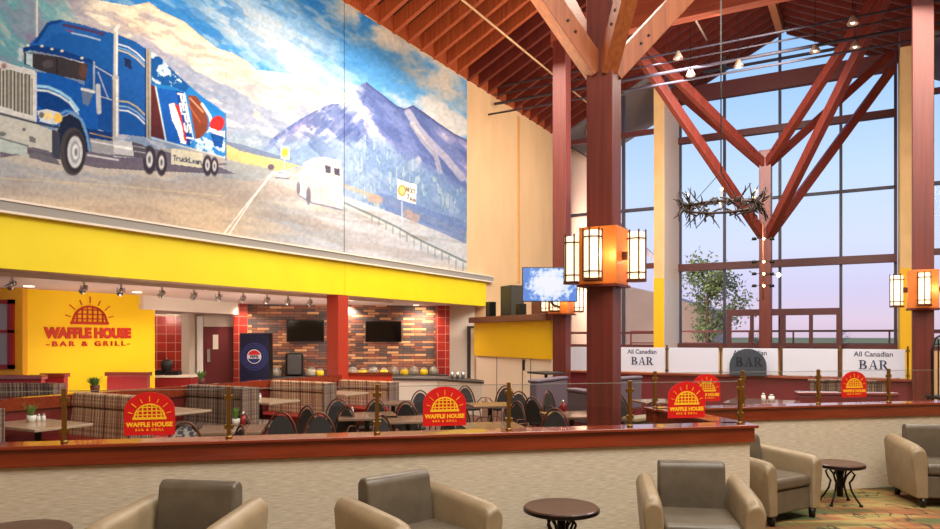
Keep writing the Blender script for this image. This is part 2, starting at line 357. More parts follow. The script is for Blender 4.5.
# ---------------------------------------------------------------- window wall
win = bpy.data.objects.new('window_1', None); C.objects.link(win); struct(win); win.rotation_euler = (0,0,ROT_H)
WL, WR = -6.16, .74
def wbox(name, u0, u1, w0, w1, z0, z1, m, p=None): return MB().box(w0, w1, u0, u1, z0, z1).build(name, m, p or win)
for w in (-6.12, -4.56, RIDGE, -.86, .70):
    wbox('mullion', UE-.05, UE+.07, w-.045, w+.045, 1.5, roof_z(w)+.1, M['mullion'])
wbox('transom', UE-.22, UE+.02, WL, WR, 10.38, 10.95, M['frame'])
wbox('transom', UE-.2, UE+.02, WL, WR, 8.92, 9.15, M['frame'])
wbox('transom', UE-.05, UE+.05, WL, WR, 6.62, 6.72, M['mullion'])
wbox('transom', UE-.2, UE+.02, WL, WR, 4.24, 4.5, M['frame'])
wbox('transom', UE-.05, UE+.05, -5.3, .0, 11.42, 11.5, M['mullion'])
wbox('window_sill', UE-.3, UE+.1, WL, WR, 1.42, 1.6, M['frame'])
mb = MB(); mb.add([(WL,UE+.01,1.6),(WR,UE+.01,1.6),(WR,UE+.01,roof_z(WR)),(RIDGE,UE+.01,RZ),(WL,UE+.01,roof_z(WL))], [(0,1,2,3,4)])
mb.build('pane', M['winglass'], win)
struct(hbox('wall_window_base', UE-.1, UE+.15, WL, WR, 0, 1.45, M['beige']))
# side bays, standing further in
def side(name, w0, w1, muls, far):
    e = bpy.data.objects.new(name, None); C.objects.link(e); struct(e); e.rotation_euler = (0,0,ROT_H)
    for w in muls: wbox('mullion', UF, UF+.12, w-.05, w+.05, .9, roof_z(w), M['mullion'], e)
    for z, m, t in ((8.95,'frame',.16),(6.28,'mullion',.1),(4.3,'frame',.18),(1.98,'frame',.08),(1.5,'frame',.14)):
        wbox('transom', UF-.02, UF+.14, w0, w1, z-t/2, z+t/2, M[m], e)
    z0, z1 = roof_z(w0)+TH, roof_z(w1)+TH
    mb = MB(); mb.add([(w0,UF+.06,1.0),(w1,UF+.06,1.0),(w1,UF+.06,z1),(w0,UF+.06,z0)], [(0,1,2,3)]); mb.build('pane', M['winglass'], e)
    mb = MB(); a0, a1, v0, v1 = roof_z(w0), roof_z(w1), UF+.14, 28.4
    mb.add([(w0,v0,a0),(w1,v0,a1),(w1,v1,a1),(w0,v1,a0),(w0,v0,a0+.3),(w1,v0,a1+.3),(w1,v1,a1+.3),(w0,v1,a0+.3)],
           [(0,1,2,3),(7,6,5,4),(0,4,5,1),(1,5,6,2),(2,6,7,3),(3,7,4,0)]); mb.build('soffit', mat('grey_soffit', (120,114,120), .7), e)
    return e
side('window_2', -10, -6.5, (-9.93, -8.75, -7.6), 0)
side('window_3', 1.08, 9, (1.15, 2.9, 4.6, 6.4), 0)
struct(hbox('wall_window_left_base', UF-.02, UF+.2, -10, -6.5, 0, 1.45, M['beige']))
struct(hbox('wall_window_right_base', UF-.02, UF+.2, 1.08, 9, 0, 1.45, M['beige']))
tan = noisy('tan_plaster', (232,194,138), (222,184,128), 2, (1,1,1), .8); pink = mat('pale_plaster', (238,216,198), .8); yel = mat('column_yellow', (240,186,8), .6)
for nm, w0, w1, ztop in (('wall_fin_left', -6.5, -6.16, 10.6), ('wall_fin_right', .76, 1.10, 10.35)):
    struct(hbox(nm, UF-.05, UE+.05, w0, w1, 3.85, ztop, tan if 1 else pink))
    struct(hbox(nm+'_upper', UF-.05, UE+.05, w0, w1, ztop, roof_z(w0)+.25, M['beam']))
    struct(hbox(nm+'_base', UF-.06, UE+.05, w0-.005, w1+.005, 0, 3.85, yel))
    if 'left' in nm:
        struct(hbox('wall_fin_return', UF-.03, UE+.04, w1, w1+.012, 3.85, ztop, pink)); struct(hbox('wall_fin_return_base', UF-.03, UE+.04, w1+.005, w1+.014, 0, 3.85, M['white']))

# ---------------------------------------------------------------- restaurant shell behind the mural wall
struct(quad_floor('ceiling_dining', [hall(1.5,MW-.3), hall(18.6,MW-.3), hall(24.5,MW-.3), rest(1.6,21.5), rest(-14,21.5), rest(-16,6)], 3.0, M['ceil'], .25))
struct(rbox('wall_rear', -9.3, 4.55, 20.7, 20.9, 0, 2.8, M['white']))
q0, q1 = hall(10.2,-13.98), rest(-9.25,20.8); struct(MB().beam((q0.x,q0.y,1.4),(q1.x,q1.y,1.4),.1,2.8).build('wall_alcove_left', M['white']))
sw = hbox('wall_sign', 7.3, 10.25, -14.05, -13.85, 0, 2.8, M['signyellow']); struct(sw)
# wall left of it, facing us, with the red framed window
D0 = 13.1
struct(MB().box(-12.5, -8.28, D0, D0+.15, 0, 2.8).build('wall_side', mat('deep_yellow_paint', (226,164,20), .55)))
wf = MB(); wf.box(-9.6,-8.42,D0-.06,D0,1.25,1.33).box(-9.6,-8.42,D0-.06,D0,2.45,2.53).box(-8.52,-8.42,D0-.06,D0,1.25,2.53).box(-9.6,-9.5,D0-.06,D0,1.25,2.53).box(-9.6,-8.42,D0-.06,D0,1.92,1.97)
wd = struct(wf.build('window_4', M['redpaint'])); MB().box(-9.5,-8.52,D0-.02,D0-.005,1.33,2.45).build('pane', mat('grey_blind', (150,150,165), .6), wd)
# lower white bulkhead and alcove behind
p0, p1 = at(141,15.4), at(236,18.9)
mb = MB(); mb.beam((p0.x,p0.y,2.6),(p1.x,p1.y,2.6),.12,.32); struct(mb.build('wall_bulkhead', M['white']))
struct(quad_floor('ceiling_alcove', [p0, p1, rest(-2.4,20.8), rest(-9.2,20.8), (-9.2,15.4,0)], 2.56, M['ceil'], .1))
# tiled piece, door, piers and stone on the rear wall
def on_rear(px0, px1):       # r range of a photo span on the rear wall
    out = []
    for px in (px0, px1):
        t = (px-CX)/F_PX; D = 20.7/(RC - t*RS); out.append(D*(t*RC+RS))
    return out
a, b = on_rear(151, 187); struct(rbox('wall_tile', a, b, 20.6, 20.7, 0, 2.42, M['tile']))
a, b = on_rear(150, 189); struct(rbox('trim_6', a, b, 20.5, 20.7, 2.42, 2.52, M['white']))
a, b = on_rear(235, 248.5); struct(rbox('wall_tile_pier_left', a, b, 20.35, 20.7, 0, 2.76, M['tile']))
a2, b2 = on_rear(434.5, 447.5); struct(rbox('wall_tile_pier_right', a2, b2, 20.35, 20.7, 0, 2.76, M['tile']))
struct(rbox('wall_stone', b, a2, 20.5, 20.7, 0, 2.76, M['stone']))
a, b = on_rear(189, 196); struct(rbox('wall_alcove_jamb', a, b, 19.6, 20.7, 0, 2.5, M['white']))
a, b = on_rear(206, 231)
dr = struct(rbox('door_1', a, b, 20.58, 20.68, 0, 2.06, M['maroon']))
rbox('door_frame', a-.08, a, 20.55, 20.7, 0, 2.12, M['maroon'], dr); rbox('door_frame', b, b+.08, 20.55, 20.7, 0, 2.12, M['maroon'], dr); rbox('door_frame', a, b, 20.55, 20.7, 2.06, 2.12, M['maroon'], dr)
rbox('door_handle', a+.06, a+.13, 20.5, 20.58, 1.15, 1.5, M['steel'], dr); rbox('notice', a+.2, a+.34, 20.56, 20.58, 1.5, 1.9, M['white'], dr)
a, b = on_rear(198, 204); struct(rbox('trim_7', a, b, 20.5, 20.7, 0, 2.4, mat('bright_white_paint', (244,240,238), .5)))
# right end of the restaurant: plain wall with a tall narrow door
a, b = on_rear(468, 474)
d2 = struct(rbox('door_2', a+.05, b-.04, 20.6, 20.68, 0, 2.1, mat('lit_doorway', (255,238,214), .6)))
rbox('door_frame', a-.03, a+.05, 20.55, 20.7, 0, 2.16, M['darkgrey'], d2); rbox('door_frame', a, b, 20.55, 20.7, 2.1, 2.16, M['darkgrey'], d2)

# ---------------------------------------------------------------- half walls
def half_wall(name, p, q, ztop=1.03, over=.06, mcap='cap'):
    p, q = Vector(p), Vector(q); d = (q-p); Ln = d.length; an = math.atan2(d.y, d.x)
    o = struct(MB().box(0, Ln, 0, .16, 0, ztop-.165).build(name, M['linen'])); o.location = p; o.rotation_euler = (0,0,an)
    MB().box(-over*.6, Ln+over*.6, -.03, .19, ztop-.165, ztop-.03).build('cap_fascia', M['cap'], o, bevel=.008)
    MB().box(-over, Ln+over, -over, .16+over, ztop-.03, ztop).build('cap_board', M['cap'], o, bevel=.008)
    return o
half_wall('wall_half_front', rest(-8.6, 5.92), rest(3.93, 5.92))
half_wall('wall_half_right', rest(3.75, 7.44), rest(12, 7.44))
half_wall('wall_half_return', rest(3.95, 6.1), rest(3.95, 7.42))
# ================================================================= mural (painted board, colours per vertex)
def paint(px, py, UU):
    rng = np.random.RandomState(3)
    def vn(x, y, s):
        g = rng.rand(256, 256); x = x/s; y = y/s; xi = np.floor(x).astype(int); yi = np.floor(y).astype(int); fx = x-xi; fy = y-yi
        fx = fx*fx*(3-2*fx); fy = fy*fy*(3-2*fy)
        a = g[xi % 256, yi % 256]; b = g[(xi+1) % 256, yi % 256]; c = g[xi % 256, (yi+1) % 256]; d = g[(xi+1) % 256, (yi+1) % 256]
        return (a*(1-fx)+b*fx)*(1-fy)+(c*(1-fx)+d*fx)*fy
    def fbm(x, y, s, n=4):
        t = 0; amp = 1; tot = 0
        for i in range(n): t = t+amp*vn(x, y, s/2**i); tot += amp; amp *= .55
        return t/tot
    def rot(a, sx, sy): return (px*math.cos(a)+py*math.sin(a))/sx, (-px*math.sin(a)+py*math.cos(a))/sy
    col = np.zeros(px.shape+(3,))
    def C3(c): return np.array(c, float)
    def mixto(mask, c, a=1.0):
        c = C3(c) if not isinstance(c, np.ndarray) else c
        m = (mask*a)[..., None] if not np.isscalar(mask) else mask*a
        col[:] = col*(1-m)+c*m
    def sm(x, a, b): t = np.clip((x-a)/(b-a), 0, 1); return t*t*(3-2*t)
    def line_y(pts): xs = [p[0] for p in pts]; ys = [p[1] for p in pts]; return np.interp(px, xs, ys)
    def poly(pts, c, a=1.0):
        ins = np.zeros(px.shape, bool); n = len(pts)
        xs = [p[0] for p in pts]; ys = [p[1] for p in pts]
        box = (px > min(xs)-1) & (px < max(xs)+1) & (py > min(ys)-1) & (py < max(ys)+1)
        bx, by = px[box], py[box]; r = np.zeros(bx.shape, bool)
        for i in range(n):
            x1, y1 = pts[i]; x2, y2 = pts[(i+1) % n]
            if y1 == y2: continue
            cnd = ((by > y1) != (by > y2)) & (bx < (x2-x1)*(by-y1)/(y2-y1)+x1); r ^= cnd
        ins[box] = r; mixto(ins.astype(float), c, a); return ins
    def stroke(pts, wd, c, a=1.0):
        best = np.full(px.shape, 1e9)
        for (x1, y1), (x2, y2) in zip(pts[:-1], pts[1:]):
            dx, dy = x2-x1, y2-y1; l2 = dx*dx+dy*dy+1e-9
            t = np.clip(((px-x1)*dx+(py-y1)*dy)/l2, 0, 1); best = np.minimum(best, np.hypot(px-x1-t*dx, py-y1-t*dy))
        mixto(np.clip(wd/2+.4-best, 0, 1), c, a)
    def ell(cx, cy, rx, ry, c, a=1.0, ang=0):
        dx = (px-cx)*math.cos(ang)+(py-cy)*math.sin(ang); dy = -(px-cx)*math.sin(ang)+(py-cy)*math.cos(ang)
        d = np.hypot(dx/rx, dy/ry); mixto(np.clip((1-d)*min(rx,ry)+.5, 0, 1), c, a)
    # --- sky
    col[:] = C3((30,112,200)); t = sm(py, -60, 130)[..., None]; col[:] = col*(1-t)+C3((96,162,222))*t
    x1, y1 = rot(.55, 3.2, 1.0); cl = fbm(x1, y1, 34, 5)
    blend = sm(-px, -380, -320); mixto(sm(cl, .50, .66)*blend, (130,176,222), .8); mixto(sm(cl, .58, .74)*blend, (196,202,212), .65); mixto(sm(fbm(x1, y1, 7, 3), .56, .64)*blend, (206,210,214), .35); mixto(sm(fbm(x1, y1, 9, 3), .44, .36)*blend, (40,110,190), .5)
    x2, y2 = rot(.6, 1.5, 1.0); c2 = fbm(x2, y2, 42, 5)
    wgt = np.clip(1.1-np.abs(py-(15+.62*(px-345)))/42, 0, 1)
    blr = sm(px, 320, 362); mixto(sm(c2+.25*wgt, .56, .72)*blr, (196,196,194), .92); mixto(sm(c2+.25*wgt, .68, .82)*blr, (216,206,190), .8)
    wg2 = np.clip(1.2-np.abs(py-(84+.36*(px-345)))/20, 0, 1); mixto(sm(c2+.3*wg2, .6, .76)*blr, (204,206,208), .95)
    mixto(sm(px, 200, 260)*sm(-px, -350, -330)*sm(cl, .46, .6)*sm(py, -10, 40), (170,192,214), .5)
    # --- far snow mountain on the left
    ridge = line_y([(-250,-260),(60,-30),(98,0),(130,6),(149,2),(163,12),(185,22),(200,35),(217,48),(235,54),(249,63),(256,70),(275,72),(294,74.5),(301,67),(308,72),(315,80),(331,90),(345,92),(372,104),(480,180)])
    m1 = (py > ridge).astype(float)*(px < 372); depth = py-ridge
    xs, ys = rot(.42, 5, 1.0); str_ = fbm(xs, ys, 9, 4); xs2, ys2 = rot(.55, 3.2, 1); s2 = fbm(xs2, ys2, 15, 4); xs3, ys3 = rot(.3, 3.5, 1.0); s3 = fbm(xs3, ys3, 4.5, 3)
    mixto(m1, (138,152,182)); mixto(m1*sm(s2, .42, .62), (168,166,186), .8); mixto(m1*sm(depth, 60, 110), (112,142,178), .7)
    mixto(m1*sm(s3, .52, .62)*sm(depth, 30, 60), (196,196,206), .6); mixto(m1*sm(str_, .44, .36)*sm(depth, 25, 60), (100,122,160), .55)
    band = 34+10*np.sin(px/31.0)+(s2-.5)*60; cream = m1*(1-sm(depth-band, -4, 7))
    mixto(cream, (214,206,190), .96); mixto(cream*sm(s3, .52, .6)*sm(depth, 3, 9), (176,166,166), .75); mixto(cream*sm(str_, .56, .64)*sm(depth, 5, 14), (150,154,176), .6)
    mixto(cream*sm(s3, .44, .36), (226,220,206), .8); mixto(m1*sm(-depth, -3, -1)*sm(s3, .4, .5), (196,178,156), .6)
    # teal/purple rocks far left
    m0 = m1*sm(-(px-62+(py-30)*.6), -30, 30); mixto(m0, (116,140,160), .85)
    x4, y4 = rot(.9, 4, 1); s4 = fbm(x4, y4, 14, 4); mixto(m0*sm(s4, .5, .6), (92,160,172), .8); mixto(m0*sm(s4, .4, .3), (124,112,150), .7); mixto(m0*sm(s4, .6, .7), (190,190,186), .7)
    # --- purple mountain, middle
    r2 = line_y([(236,160),(262,145),(288,127),(300,119),(318,109),(330,104),(344,103),(352,92),(360,85),(366.6,82),(374,88),(386,97),(397,106),(405,108.6),(413,105),(425,113),(440,124),(455,134),(480,146)])
    m2 = (py > r2).astype(float)*(px > 236); mixto(m2, (104,120,176)); 
    x5, y5 = rot(.75, 3.5, 1); s5 = fbm(x5, y5, 12, 5); x6, y6 = rot(-.7, 3, 1); s6 = fbm(x6, y6, 14, 4)
    left = (px < 366)+0.0
    mixto(m2*left*sm(s6, .46, .6), (158,172,206), .8); mixto(m2*left*sm(fbm(x6, y6, 5, 3), .54, .62), (210,216,228), .7); mixto(m2*left*sm(fbm(x6, y6, 6, 3), .44, .36), (66,88,146), .6); mixto(m2*(1-left)*sm(s5, .5, .64), (150,152,198), .7)
    mixto(m2*sm(s5+s6, 1.04, 1.2), (206,204,210), .65); mixto(m2*sm(s5, .44, .34), (74,92,150), .6)
    dd = py-r2; mixto(m2*sm(dd, 4, 0)*(1-left), (66,72,128), .8)
    mixto(m2*sm(px, 330, 280)*sm(s6, .4, .6), (128,112,168), .5)
    stroke([(408,112),(418,128),(430,142),(446,158),(462,178)], 7, (196,190,196), .6); stroke([(412,124),(424,142),(436,156),(440,172)], 5, (206,196,190), .5)
    # lower hills and forest
    m3 = sm(py-(128+.18*np.clip(366-px, 0, 200)*0+np.clip(px-366, 0, 200)*.45)+(s5-.5)*30, 0, 22)*m2
    mixto(m3*(px > 300), (120,150,190), .75)
    x7, y7 = px/1.0, py/3.5; tr = fbm(x7, y7, 3.2, 3)
    mixto(m3*sm(px, 335, 365)*sm(tr, .45, .6), (88,124,160), .6); mixto(m3*sm(px, 335, 365)*sm(tr, .56, .68), (180,194,206), .6)
    mixto(m2*sm(px, 340, 290)*sm(py, 130, 156), (120,150,188), .8); mixto(m2*sm(px, 350, 300)*sm(s5, .52, .6)*sm(py, 120, 135), (64,84,140), .6)
    mixto((px > 200)*(px < 300)*sm(py, 118, 150)*sm(s6, .4, .65), (130,158,184), .7)
    # --- valley floor
    hor = line_y([(-250,120),(0,140),(150,148),(228,150),(262,158),(300,170),(345,196),(400,216),(470,238)])
    mf = (py > hor).astype(float); mixto(mf, (160,164,172))
    mixto(mf*sm(px, 300, 210)*sm(py, hor.mean()-10, 215), (204,180,150), .85)
    x8, y8 = rot(.12, 6, 1); s8 = fbm(x8, y8, 14, 4); mixto(mf*sm(s8, .48, .64), (208,192,170), .5); mixto(mf*sm(s8, .46, .36), (160,146,136), .4)
    xr, yr = rot(.16, 8, 1); mixto(mf*sm(px, 260, 345)*sm(fbm(xr, yr, 8, 3), .4, .6), (188,196,210), .75)
    poly([(218,142),(232,146),(250,152),(272,158),(300,166),(276,171),(250,166),(226,158),(218,156)], (196,184,116), .8)
    poly([(218,140),(240,144),(268,152),(292,160),(270,158),(240,151)], (96,112,150), .8)
    stroke([(300,168),(345,186),(400,206),(470,236)], 5, (176,166,140), .6)
    poly([(224,160),(262,166),(275,170),(258,182),(222,178)], (138,150,160), .7)
    # lines on the road
    for a in (0, 5): stroke([(274-a*.3,172),(250,200+a*.5),(222+a,236+a*.3)], 1.6, (232,230,226), .9)
    stroke([(300,172),(292,178)], 1.4, (225,225,225), .8)
    stroke([(0,178),(120,186),(222,196)], 1.2, (214,196,150), .6)
    # river and guard rail
    poly([(378,192),(400,198),(430,210),(466,222),(466,244),(440,232),(410,220),(385,210)], (100,122,176), .75)
    for k, c in ((0,(92,110,116)), (3,(196,206,204))): stroke([(345,203+k),(370,214+k),(395,226+k),(420,240+k),(445,252+k),(466,262+k)], 1.8, c, .85)
    for i in range(14):
        xx = 372+i*7; yy = 216+i*3.65; stroke([(xx,yy),(xx,yy+6+i*.25)], 1.0, (84,98,110), .7)
    poly([(345,212),(466,272),(466,290),(345,290)], (180,180,190), .4)
    for xx, yy in ((372,198),(378,200),(408,214),(415,218)): ell(xx, yy, 5, 4.5, (176,150,136), .7)
    # --- road signs
    stroke([(402,202),(402,226)], 1.6, (176,192,214)); poly([(397.5,179),(416.5,185),(416,204.5),(397.5,199)], (240,236,224))
    ell(402, 190.5, 4, 5.6, (214,130,60)); ell(402, 190.5, 2.6, 4, (246,206,130))
    F = {'N': [[(0,1),(0,0),(1,1),(1,0)]], 'E': [[(1,0),(0,0),(0,1),(1,1)],[(0,.5),(.8,.5)]], 'X': [[(0,0),(1,1)],[(0,1),(1,0)]], 'T': [[(0,0),(1,0)],[(.5,0),(.5,1)]],
         '7': [[(0,0),(1,0),(.4,1)]], 'k': [[(0,0),(0,1)],[(.9,.35),(0,.7)],[(.3,.6),(1,1)]], 'm': [[(0,1),(0,.4),(.5,.4),(.5,1)],[(.5,.4),(1,.4),(1,1)]],
         'P': [[(0,1),(0,0),(.8,0),(1,.25),(.8,.5),(0,.5)]], 'S': [[(1,.1),(.7,0),(.2,0),(0,.25),(.3,.48),(.8,.55),(1,.78),(.75,1),(0,.95)]], 'I': [[(.5,0),(.5,1)]],
         'r': [[(0,1),(0,.35)],[(0,.5),(.5,.33),(.9,.4)]], 'u': [[(0,.35),(0,.9),(.5,1),(1,.8)],[(1,.35),(1,1)]], 'c': [[(1,.4),(.3,.35),(0,.65),(.3,1),(1,.95)]],
         'L': [[(0,0),(0,1),(1,1)]], 'o': [[(.5,.35),(0,.65),(.5,1),(1,.65),(.5,.35)]], 'a': [[(.1,.4),(.8,.4),(1,.6),(1,1)],[(1,.65),(.2,.7),(.2,.98),(1,.95)]], 'n': [[(0,1),(0,.35)],[(0,.5),(.6,.35),(1,.55),(1,1)]]}
    def word(s, x, y, ax, ay, bx, by, gap, wd, c):     # letter cell vectors a (across) and b (down)
        for ch in s:
            for pl in F.get(ch, []): stroke([(x+ax*p+bx*q, y+ay*p+by*q) for p, q in pl], wd, c)
            x += ax*gap; y += ay*gap
    word('NEXT', 406.2, 187, 1.5, .5, 0, 4, 1.6, .8, (60,56,60)); word('7', 407, 194, 1.8, .5, 0, 5, 1.9, 1, (60,56,60)); word('km', 410.6, 197, 2, .6, 0, 3.4, 1.4, .8, (60,56,60))
    poly([(281,146),(289.5,147.5),(289,160),(281,158.5)], (238,222,170)); ell(285, 152.5, 2.8, 4, (222,160,60)); stroke([(284.5,159),(284.5,168)], .9, (190,200,214))
    # --- bus, far cars
    bus = [(300,172),(304,164),(312,160),(324,158),(340,162),(342.5,170),(342.5,209),(330,207),(312,203),(300,197),(297,184)]
    poly(bus, (186,178,186)); xb, yb = rot(1.3, 3, 1); sb = fbm(xb, yb, 6, 3); ins = poly(bus, (226,222,222), .0); mixto(ins*sm(sb, .45, .6), (214,208,210), .8)
    stroke([(304,164),(312,160),(324,158),(340,162)], 2.4, (222,196,186)); stroke([(300,196),(312,203),(330,207),(342,210)], 1.8, (110,118,146))
    stroke([(320,166),(321,200)], .9, (170,160,170)); poly([(325,165),(330.5,166.3),(331,173.5),(325.5,172.5)], (70,72,92)); poly([(334,167.5),(339.5,169),(340,176),(334.5,174.5)], (70,72,92))
    ell(308.5, 196, 2.4, 9, (104,106,124)); ell(298.5, 188, 1.8, 7, (104,106,124))
    ell(282, 174.5, 6.5, 4, (214,216,222)); stroke([(276,177.5),(288,178.5)], 1.6, (90,98,120)); stroke([(278,172.5),(286,173.2)], 1.6, (120,132,158)); ell(271, 167, 3.4, 3, (92,84,104))
    # ================= truck
    poly([(36,152),(60,160),(100,168),(150,171),(200,173),(236,174),(222,168),(200,160),(120,140),(60,130),(0,128),(0,158)], (84,78,100), .8)
    B1, B2, B3 = (22,84,162), (12,56,124), (60,140,214)
    # trailer
    poly([(149,50),(160,57),(176.5,74),(190,86),(204,98),(216,106),(225,113),(226,158),(150,138)], (28,112,190))
    # splash top and sea
    xt, yt = rot(.8, 1.4, 1); st = fbm(xt, yt, 5, 4); ins = poly([(149,50),(160,57),(176.5,74),(190,86),(186,92),(170,86),(152,83)], B2, .6); mixto(ins*sm(st, .5, .6), (196,220,236), .9)
    poly([(151,84),(155.5,86.5),(165,140),(151,136)], (84,40,48)); stroke([(155.5,86.5),(166,141)], 1.5, (226,232,240))
    # globe: white and red swoosh with dark blue ground
    poly([(158,88),(178,91),(192,146),(167,141)], (20,84,176))
    poly([(169,104),(174,103),(178,108),(182,118),(185,132),(186,144),(181,143),(177,130),(172,120)], (236,236,240)); poly([(174,103),(180,106),(184,116),(188,134),(188.5,144),(184,140),(182,126),(178,114)], (204,44,44))
    poly([(175.5,90.5),(184,92.5),(195,146),(187.5,145)], (20,60,140)); stroke([(184.5,93),(195,147)], 1.2, (214,226,240))
    word('PEPSI', 182.6, 93, 1.3, 10.6, -5.6, -1.0, 0, 1, (255,255,255)) if False else None
    for i, ch in enumerate('PEPSI'):
        x0, y0 = 183.3+i*2.05, 94.5+i*10.0
        for pl in F[ch]: stroke([(x0+1.5*p-5.4*q, y0+8.0*p-.9*q) for p, q in pl], 1.9, (240,242,248))
    # cola glass and ice
    poly([(188,95),(196,96),(204,106),(208,120),(207,132),(198,142),(196,140)], (112,58,44)); stroke([(190,98),(203,112)], 1.6, (214,170,140), .8); stroke([(188,104),(200,122)], 1.2, (180,110,80), .8)
    stroke([(202,104),(210,116),(212,126),(206,138)], 3, (224,228,232), .9)
    ins = poly([(190,140),(200,138),(210,128),(225,134),(226,158),(190,148)], (40,120,196), .9); mixto(ins*sm(st, .48, .58), (198,218,234), .85)
    ell(217, 124, 7, 8.5, (196,40,44), 1, .5); poly([(209,127),(218,131),(225,131),(224,137),(214,134),(209,131)], (236,236,238)); poly([(210,132),(218,135),(224,137),(222,148),(214,146)], (20,72,150))
    stroke([(151,137.5),(226,158)], 1.6, (190,200,206)); stroke([(225.5,113),(226,160)], 1.4, (70,96,140))
    poly([(145,48),(151,51),(151,139),(145,137)], (156,152,144)); stroke([(148,50),(148.5,138)], 1, (96,96,96))
    poly([(171,148),(202.5,153.5),(202,168),(171,164)], (204,202,182)); 
    xw = 173.6
    for ch in 'TruckLoan':
        yw = 155.4+(xw-173.6)*.16
        for pl in F[ch]: stroke([(xw+2.2*p, yw+2.2*.16*p+4.6*q) for p, q in pl], 1.0, (40,50,84))
        xw += 3.15
    stroke([(202,165),(226,164)], 2, (70,64,80), .7)
    for cx, cy, rx, ry in ((161.5,163,5.5,13),(149.5,160,6.5,14.5),(214.5,166.5,4,9.5),(207.5,165.5,4.6,10.5)):
        ell(cx, cy, rx, ry, (58,54,66)); ell(cx, cy-.5, rx*.5, ry*.55, (206,206,210)); ell(cx, cy-.5, rx*.22, ry*.25, (96,98,110))
    # sleeper and cab body
    poly([(50,21),(62,20),(84,25),(104,31),(120,35),(136,42),(146,49),(146,137),(118,134),(96,129),(86,118),(84,60),(38,47),(36,42)], B1)
    poly([(50,21),(62,20),(84,25),(104,31),(96,36),(72,33),(54,33),(42,46),(24,50),(34,40)], (28,92,172)); stroke([(36,42),(48,24),(60,21)], 3.5, B2, .9)
    stroke([(64,25),(84,29),(103,34)], 3.6, (72,44,82), .8); stroke([(72,33),(86,36),(100,40)], 1.8, (190,206,226), .8); stroke([(66,30),(74,32)], 1.4, (170,50,60), .7)
    poly([(20,48),(36,45),(60,49),(92,60),(94,65),(60,56),(30,50),(20,54)], B2)
    for xx, yy in ((28,45.5),(42,46),(52,49),(62,51),(82,58)): ell(xx, yy, 1.6, 1.2, (226,222,196))
    # windscreen
    poly([(24,52),(40,54),(60,57),(88,64.5),(86,81),(60,76),(39,70),(24,64)], (56,52,58)); poly([(26,53),(33,54),(33,67),(26,64)], (176,200,214)); stroke([(57,57),(57,75)], 1.2, (24,30,44))
    ell(83, 71, 4, 8, (96,66,58), .8); ell(48, 64, 6, 4, (84,78,84), .8)
    # door and side of sleeper
    poly([(88,62),(97,66),(108,70),(116,76),(116,134),(100,130),(90,118)], (20,74,150))
    poly([(120,40),(145,52),(145,136),(120,130)], (24,84,164))
    for k, c in ((0,(224,230,236)), (3.5,(110,160,212)), (6,(206,190,150))): stroke([(118,44+k),(128,47+k),(137,53+k),(145,61+k)], 1.5, c)
    for k, c in ((0,(190,170,120)), (5,(140,170,206)), (9,(226,230,236))): stroke([(119,101+k),(128,102+k),(137,107+k),(145,115+k)], 1.7, c)
    poly([(124,57),(131,60),(132,70),(125,66)], (24,40,80)); stroke([(145.5,49),(145.5,137)], 1.2, (20,40,80))
    # hood and fender
    poly([(36,72),(50,73),(74,80),(90,88),(98,96),(98,130),(90,140),(82,118),(72,112),(62,116),(58,128),(36,122)], (20,88,176))
    poly([(38,86),(50,87),(64,92),(76,102),(80,112),(70,108),(56,112),(44,110),(38,106)], (12,60,130))
    for k, c, wd in ((0,(150,206,240),3.2), (4,(214,226,236),2.4)): stroke([(37,86+k),(48,87+k),(60,92+k),(70,99+k),(78,110+k)], wd, c)
    stroke([(52,128),(57,116),(66,111),(76,113),(84,124),(90,150)], 2.4, (96,150,204)); poly([(58,130),(62,118),(70,114),(80,120),(86,136),(88,152),(58,152)], (28,40,66))
    # cab lower: step, tank, chrome
    poly([(86,128),(118,134),(118,142),(90,138)], (16,54,116)); stroke([(90,133),(112,138)], 1.2, (220,170,90), .9)
    poly([(90,138),(118,142),(119,156),(92,152)], (150,154,162)); stroke([(88,155),(118,160)], 2, (200,202,206)); stroke([(91,141),(117,146)], 1.6, (214,216,220))
    poly([(113,139),(132,142),(134,158),(114,157)], (186,190,196)); stroke([(115,146),(132,149)], 3, (232,234,236), .9); stroke([(115,155),(133,157)], 2, (96,98,110))
    poly([(132,142),(146,146),(146,158),(134,157)], (80,80,92)); stroke([(134,146),(145,148)], 1, (180,180,186)); stroke([(134,151),(145,153)], 1, (180,180,186))
    # grille
    poly([(-60,45),(0,61),(10,64),(34,70),(37,74),(37,123),(20,120),(0,114),(-60,96)], (206,208,208)); poly([(-60,50),(0,67),(6,69),(30,75),(32.5,79),(32.5,116),(0,106),(-60,88)], (96,96,90))
    for i in range(-14, 9): xx = 1.5+i*3.7; stroke([(xx,68+xx*.26),(xx,106+xx*.32)], 1.3, (214,214,206))
    ell(4, 66, 4, 4.5, (196,198,202)); ell(4, 66, 2.4, 2.8, (150,110,110))
    # headlight
    poly([(37,111),(48,109),(60,113),(62,121),(56,125),(40,121)], (206,214,220)); ell(48, 116, 4.5, 3.6, (236,214,150)); ell(58, 118, 4.3, 5, (232,196,96)); ell(41.5, 115, 2.6, 3, (110,110,110))
    # bumper
    poly([(-60,100),(0,114.5),(30,122),(52,130),(52,152),(40,149),(0,141),(-60,130)], (188,190,184)); stroke([(-60,99),(0,113.5),(36,123),(60,128)], 2.2, (56,62,76)); poly([(-60,128),(0,137),(27,144),(27,156),(0,152),(-60,142)], (176,190,190))
    stroke([(0,138),(28,146)], 1.4, (84,90,96)); poly([(29,136),(36,138),(36,143),(29,141)], (110,112,110)); ell(24, 129.5, 1.6, 1.6, (90,92,96)); ell(2, 134, 4, 2.4, (110,112,112))
    poly([(52,130),(60,133),(60,160),(52,158)], (60,64,80)); poly([(27,150),(52,154),(62,166),(30,158)], (84,84,98), .8)
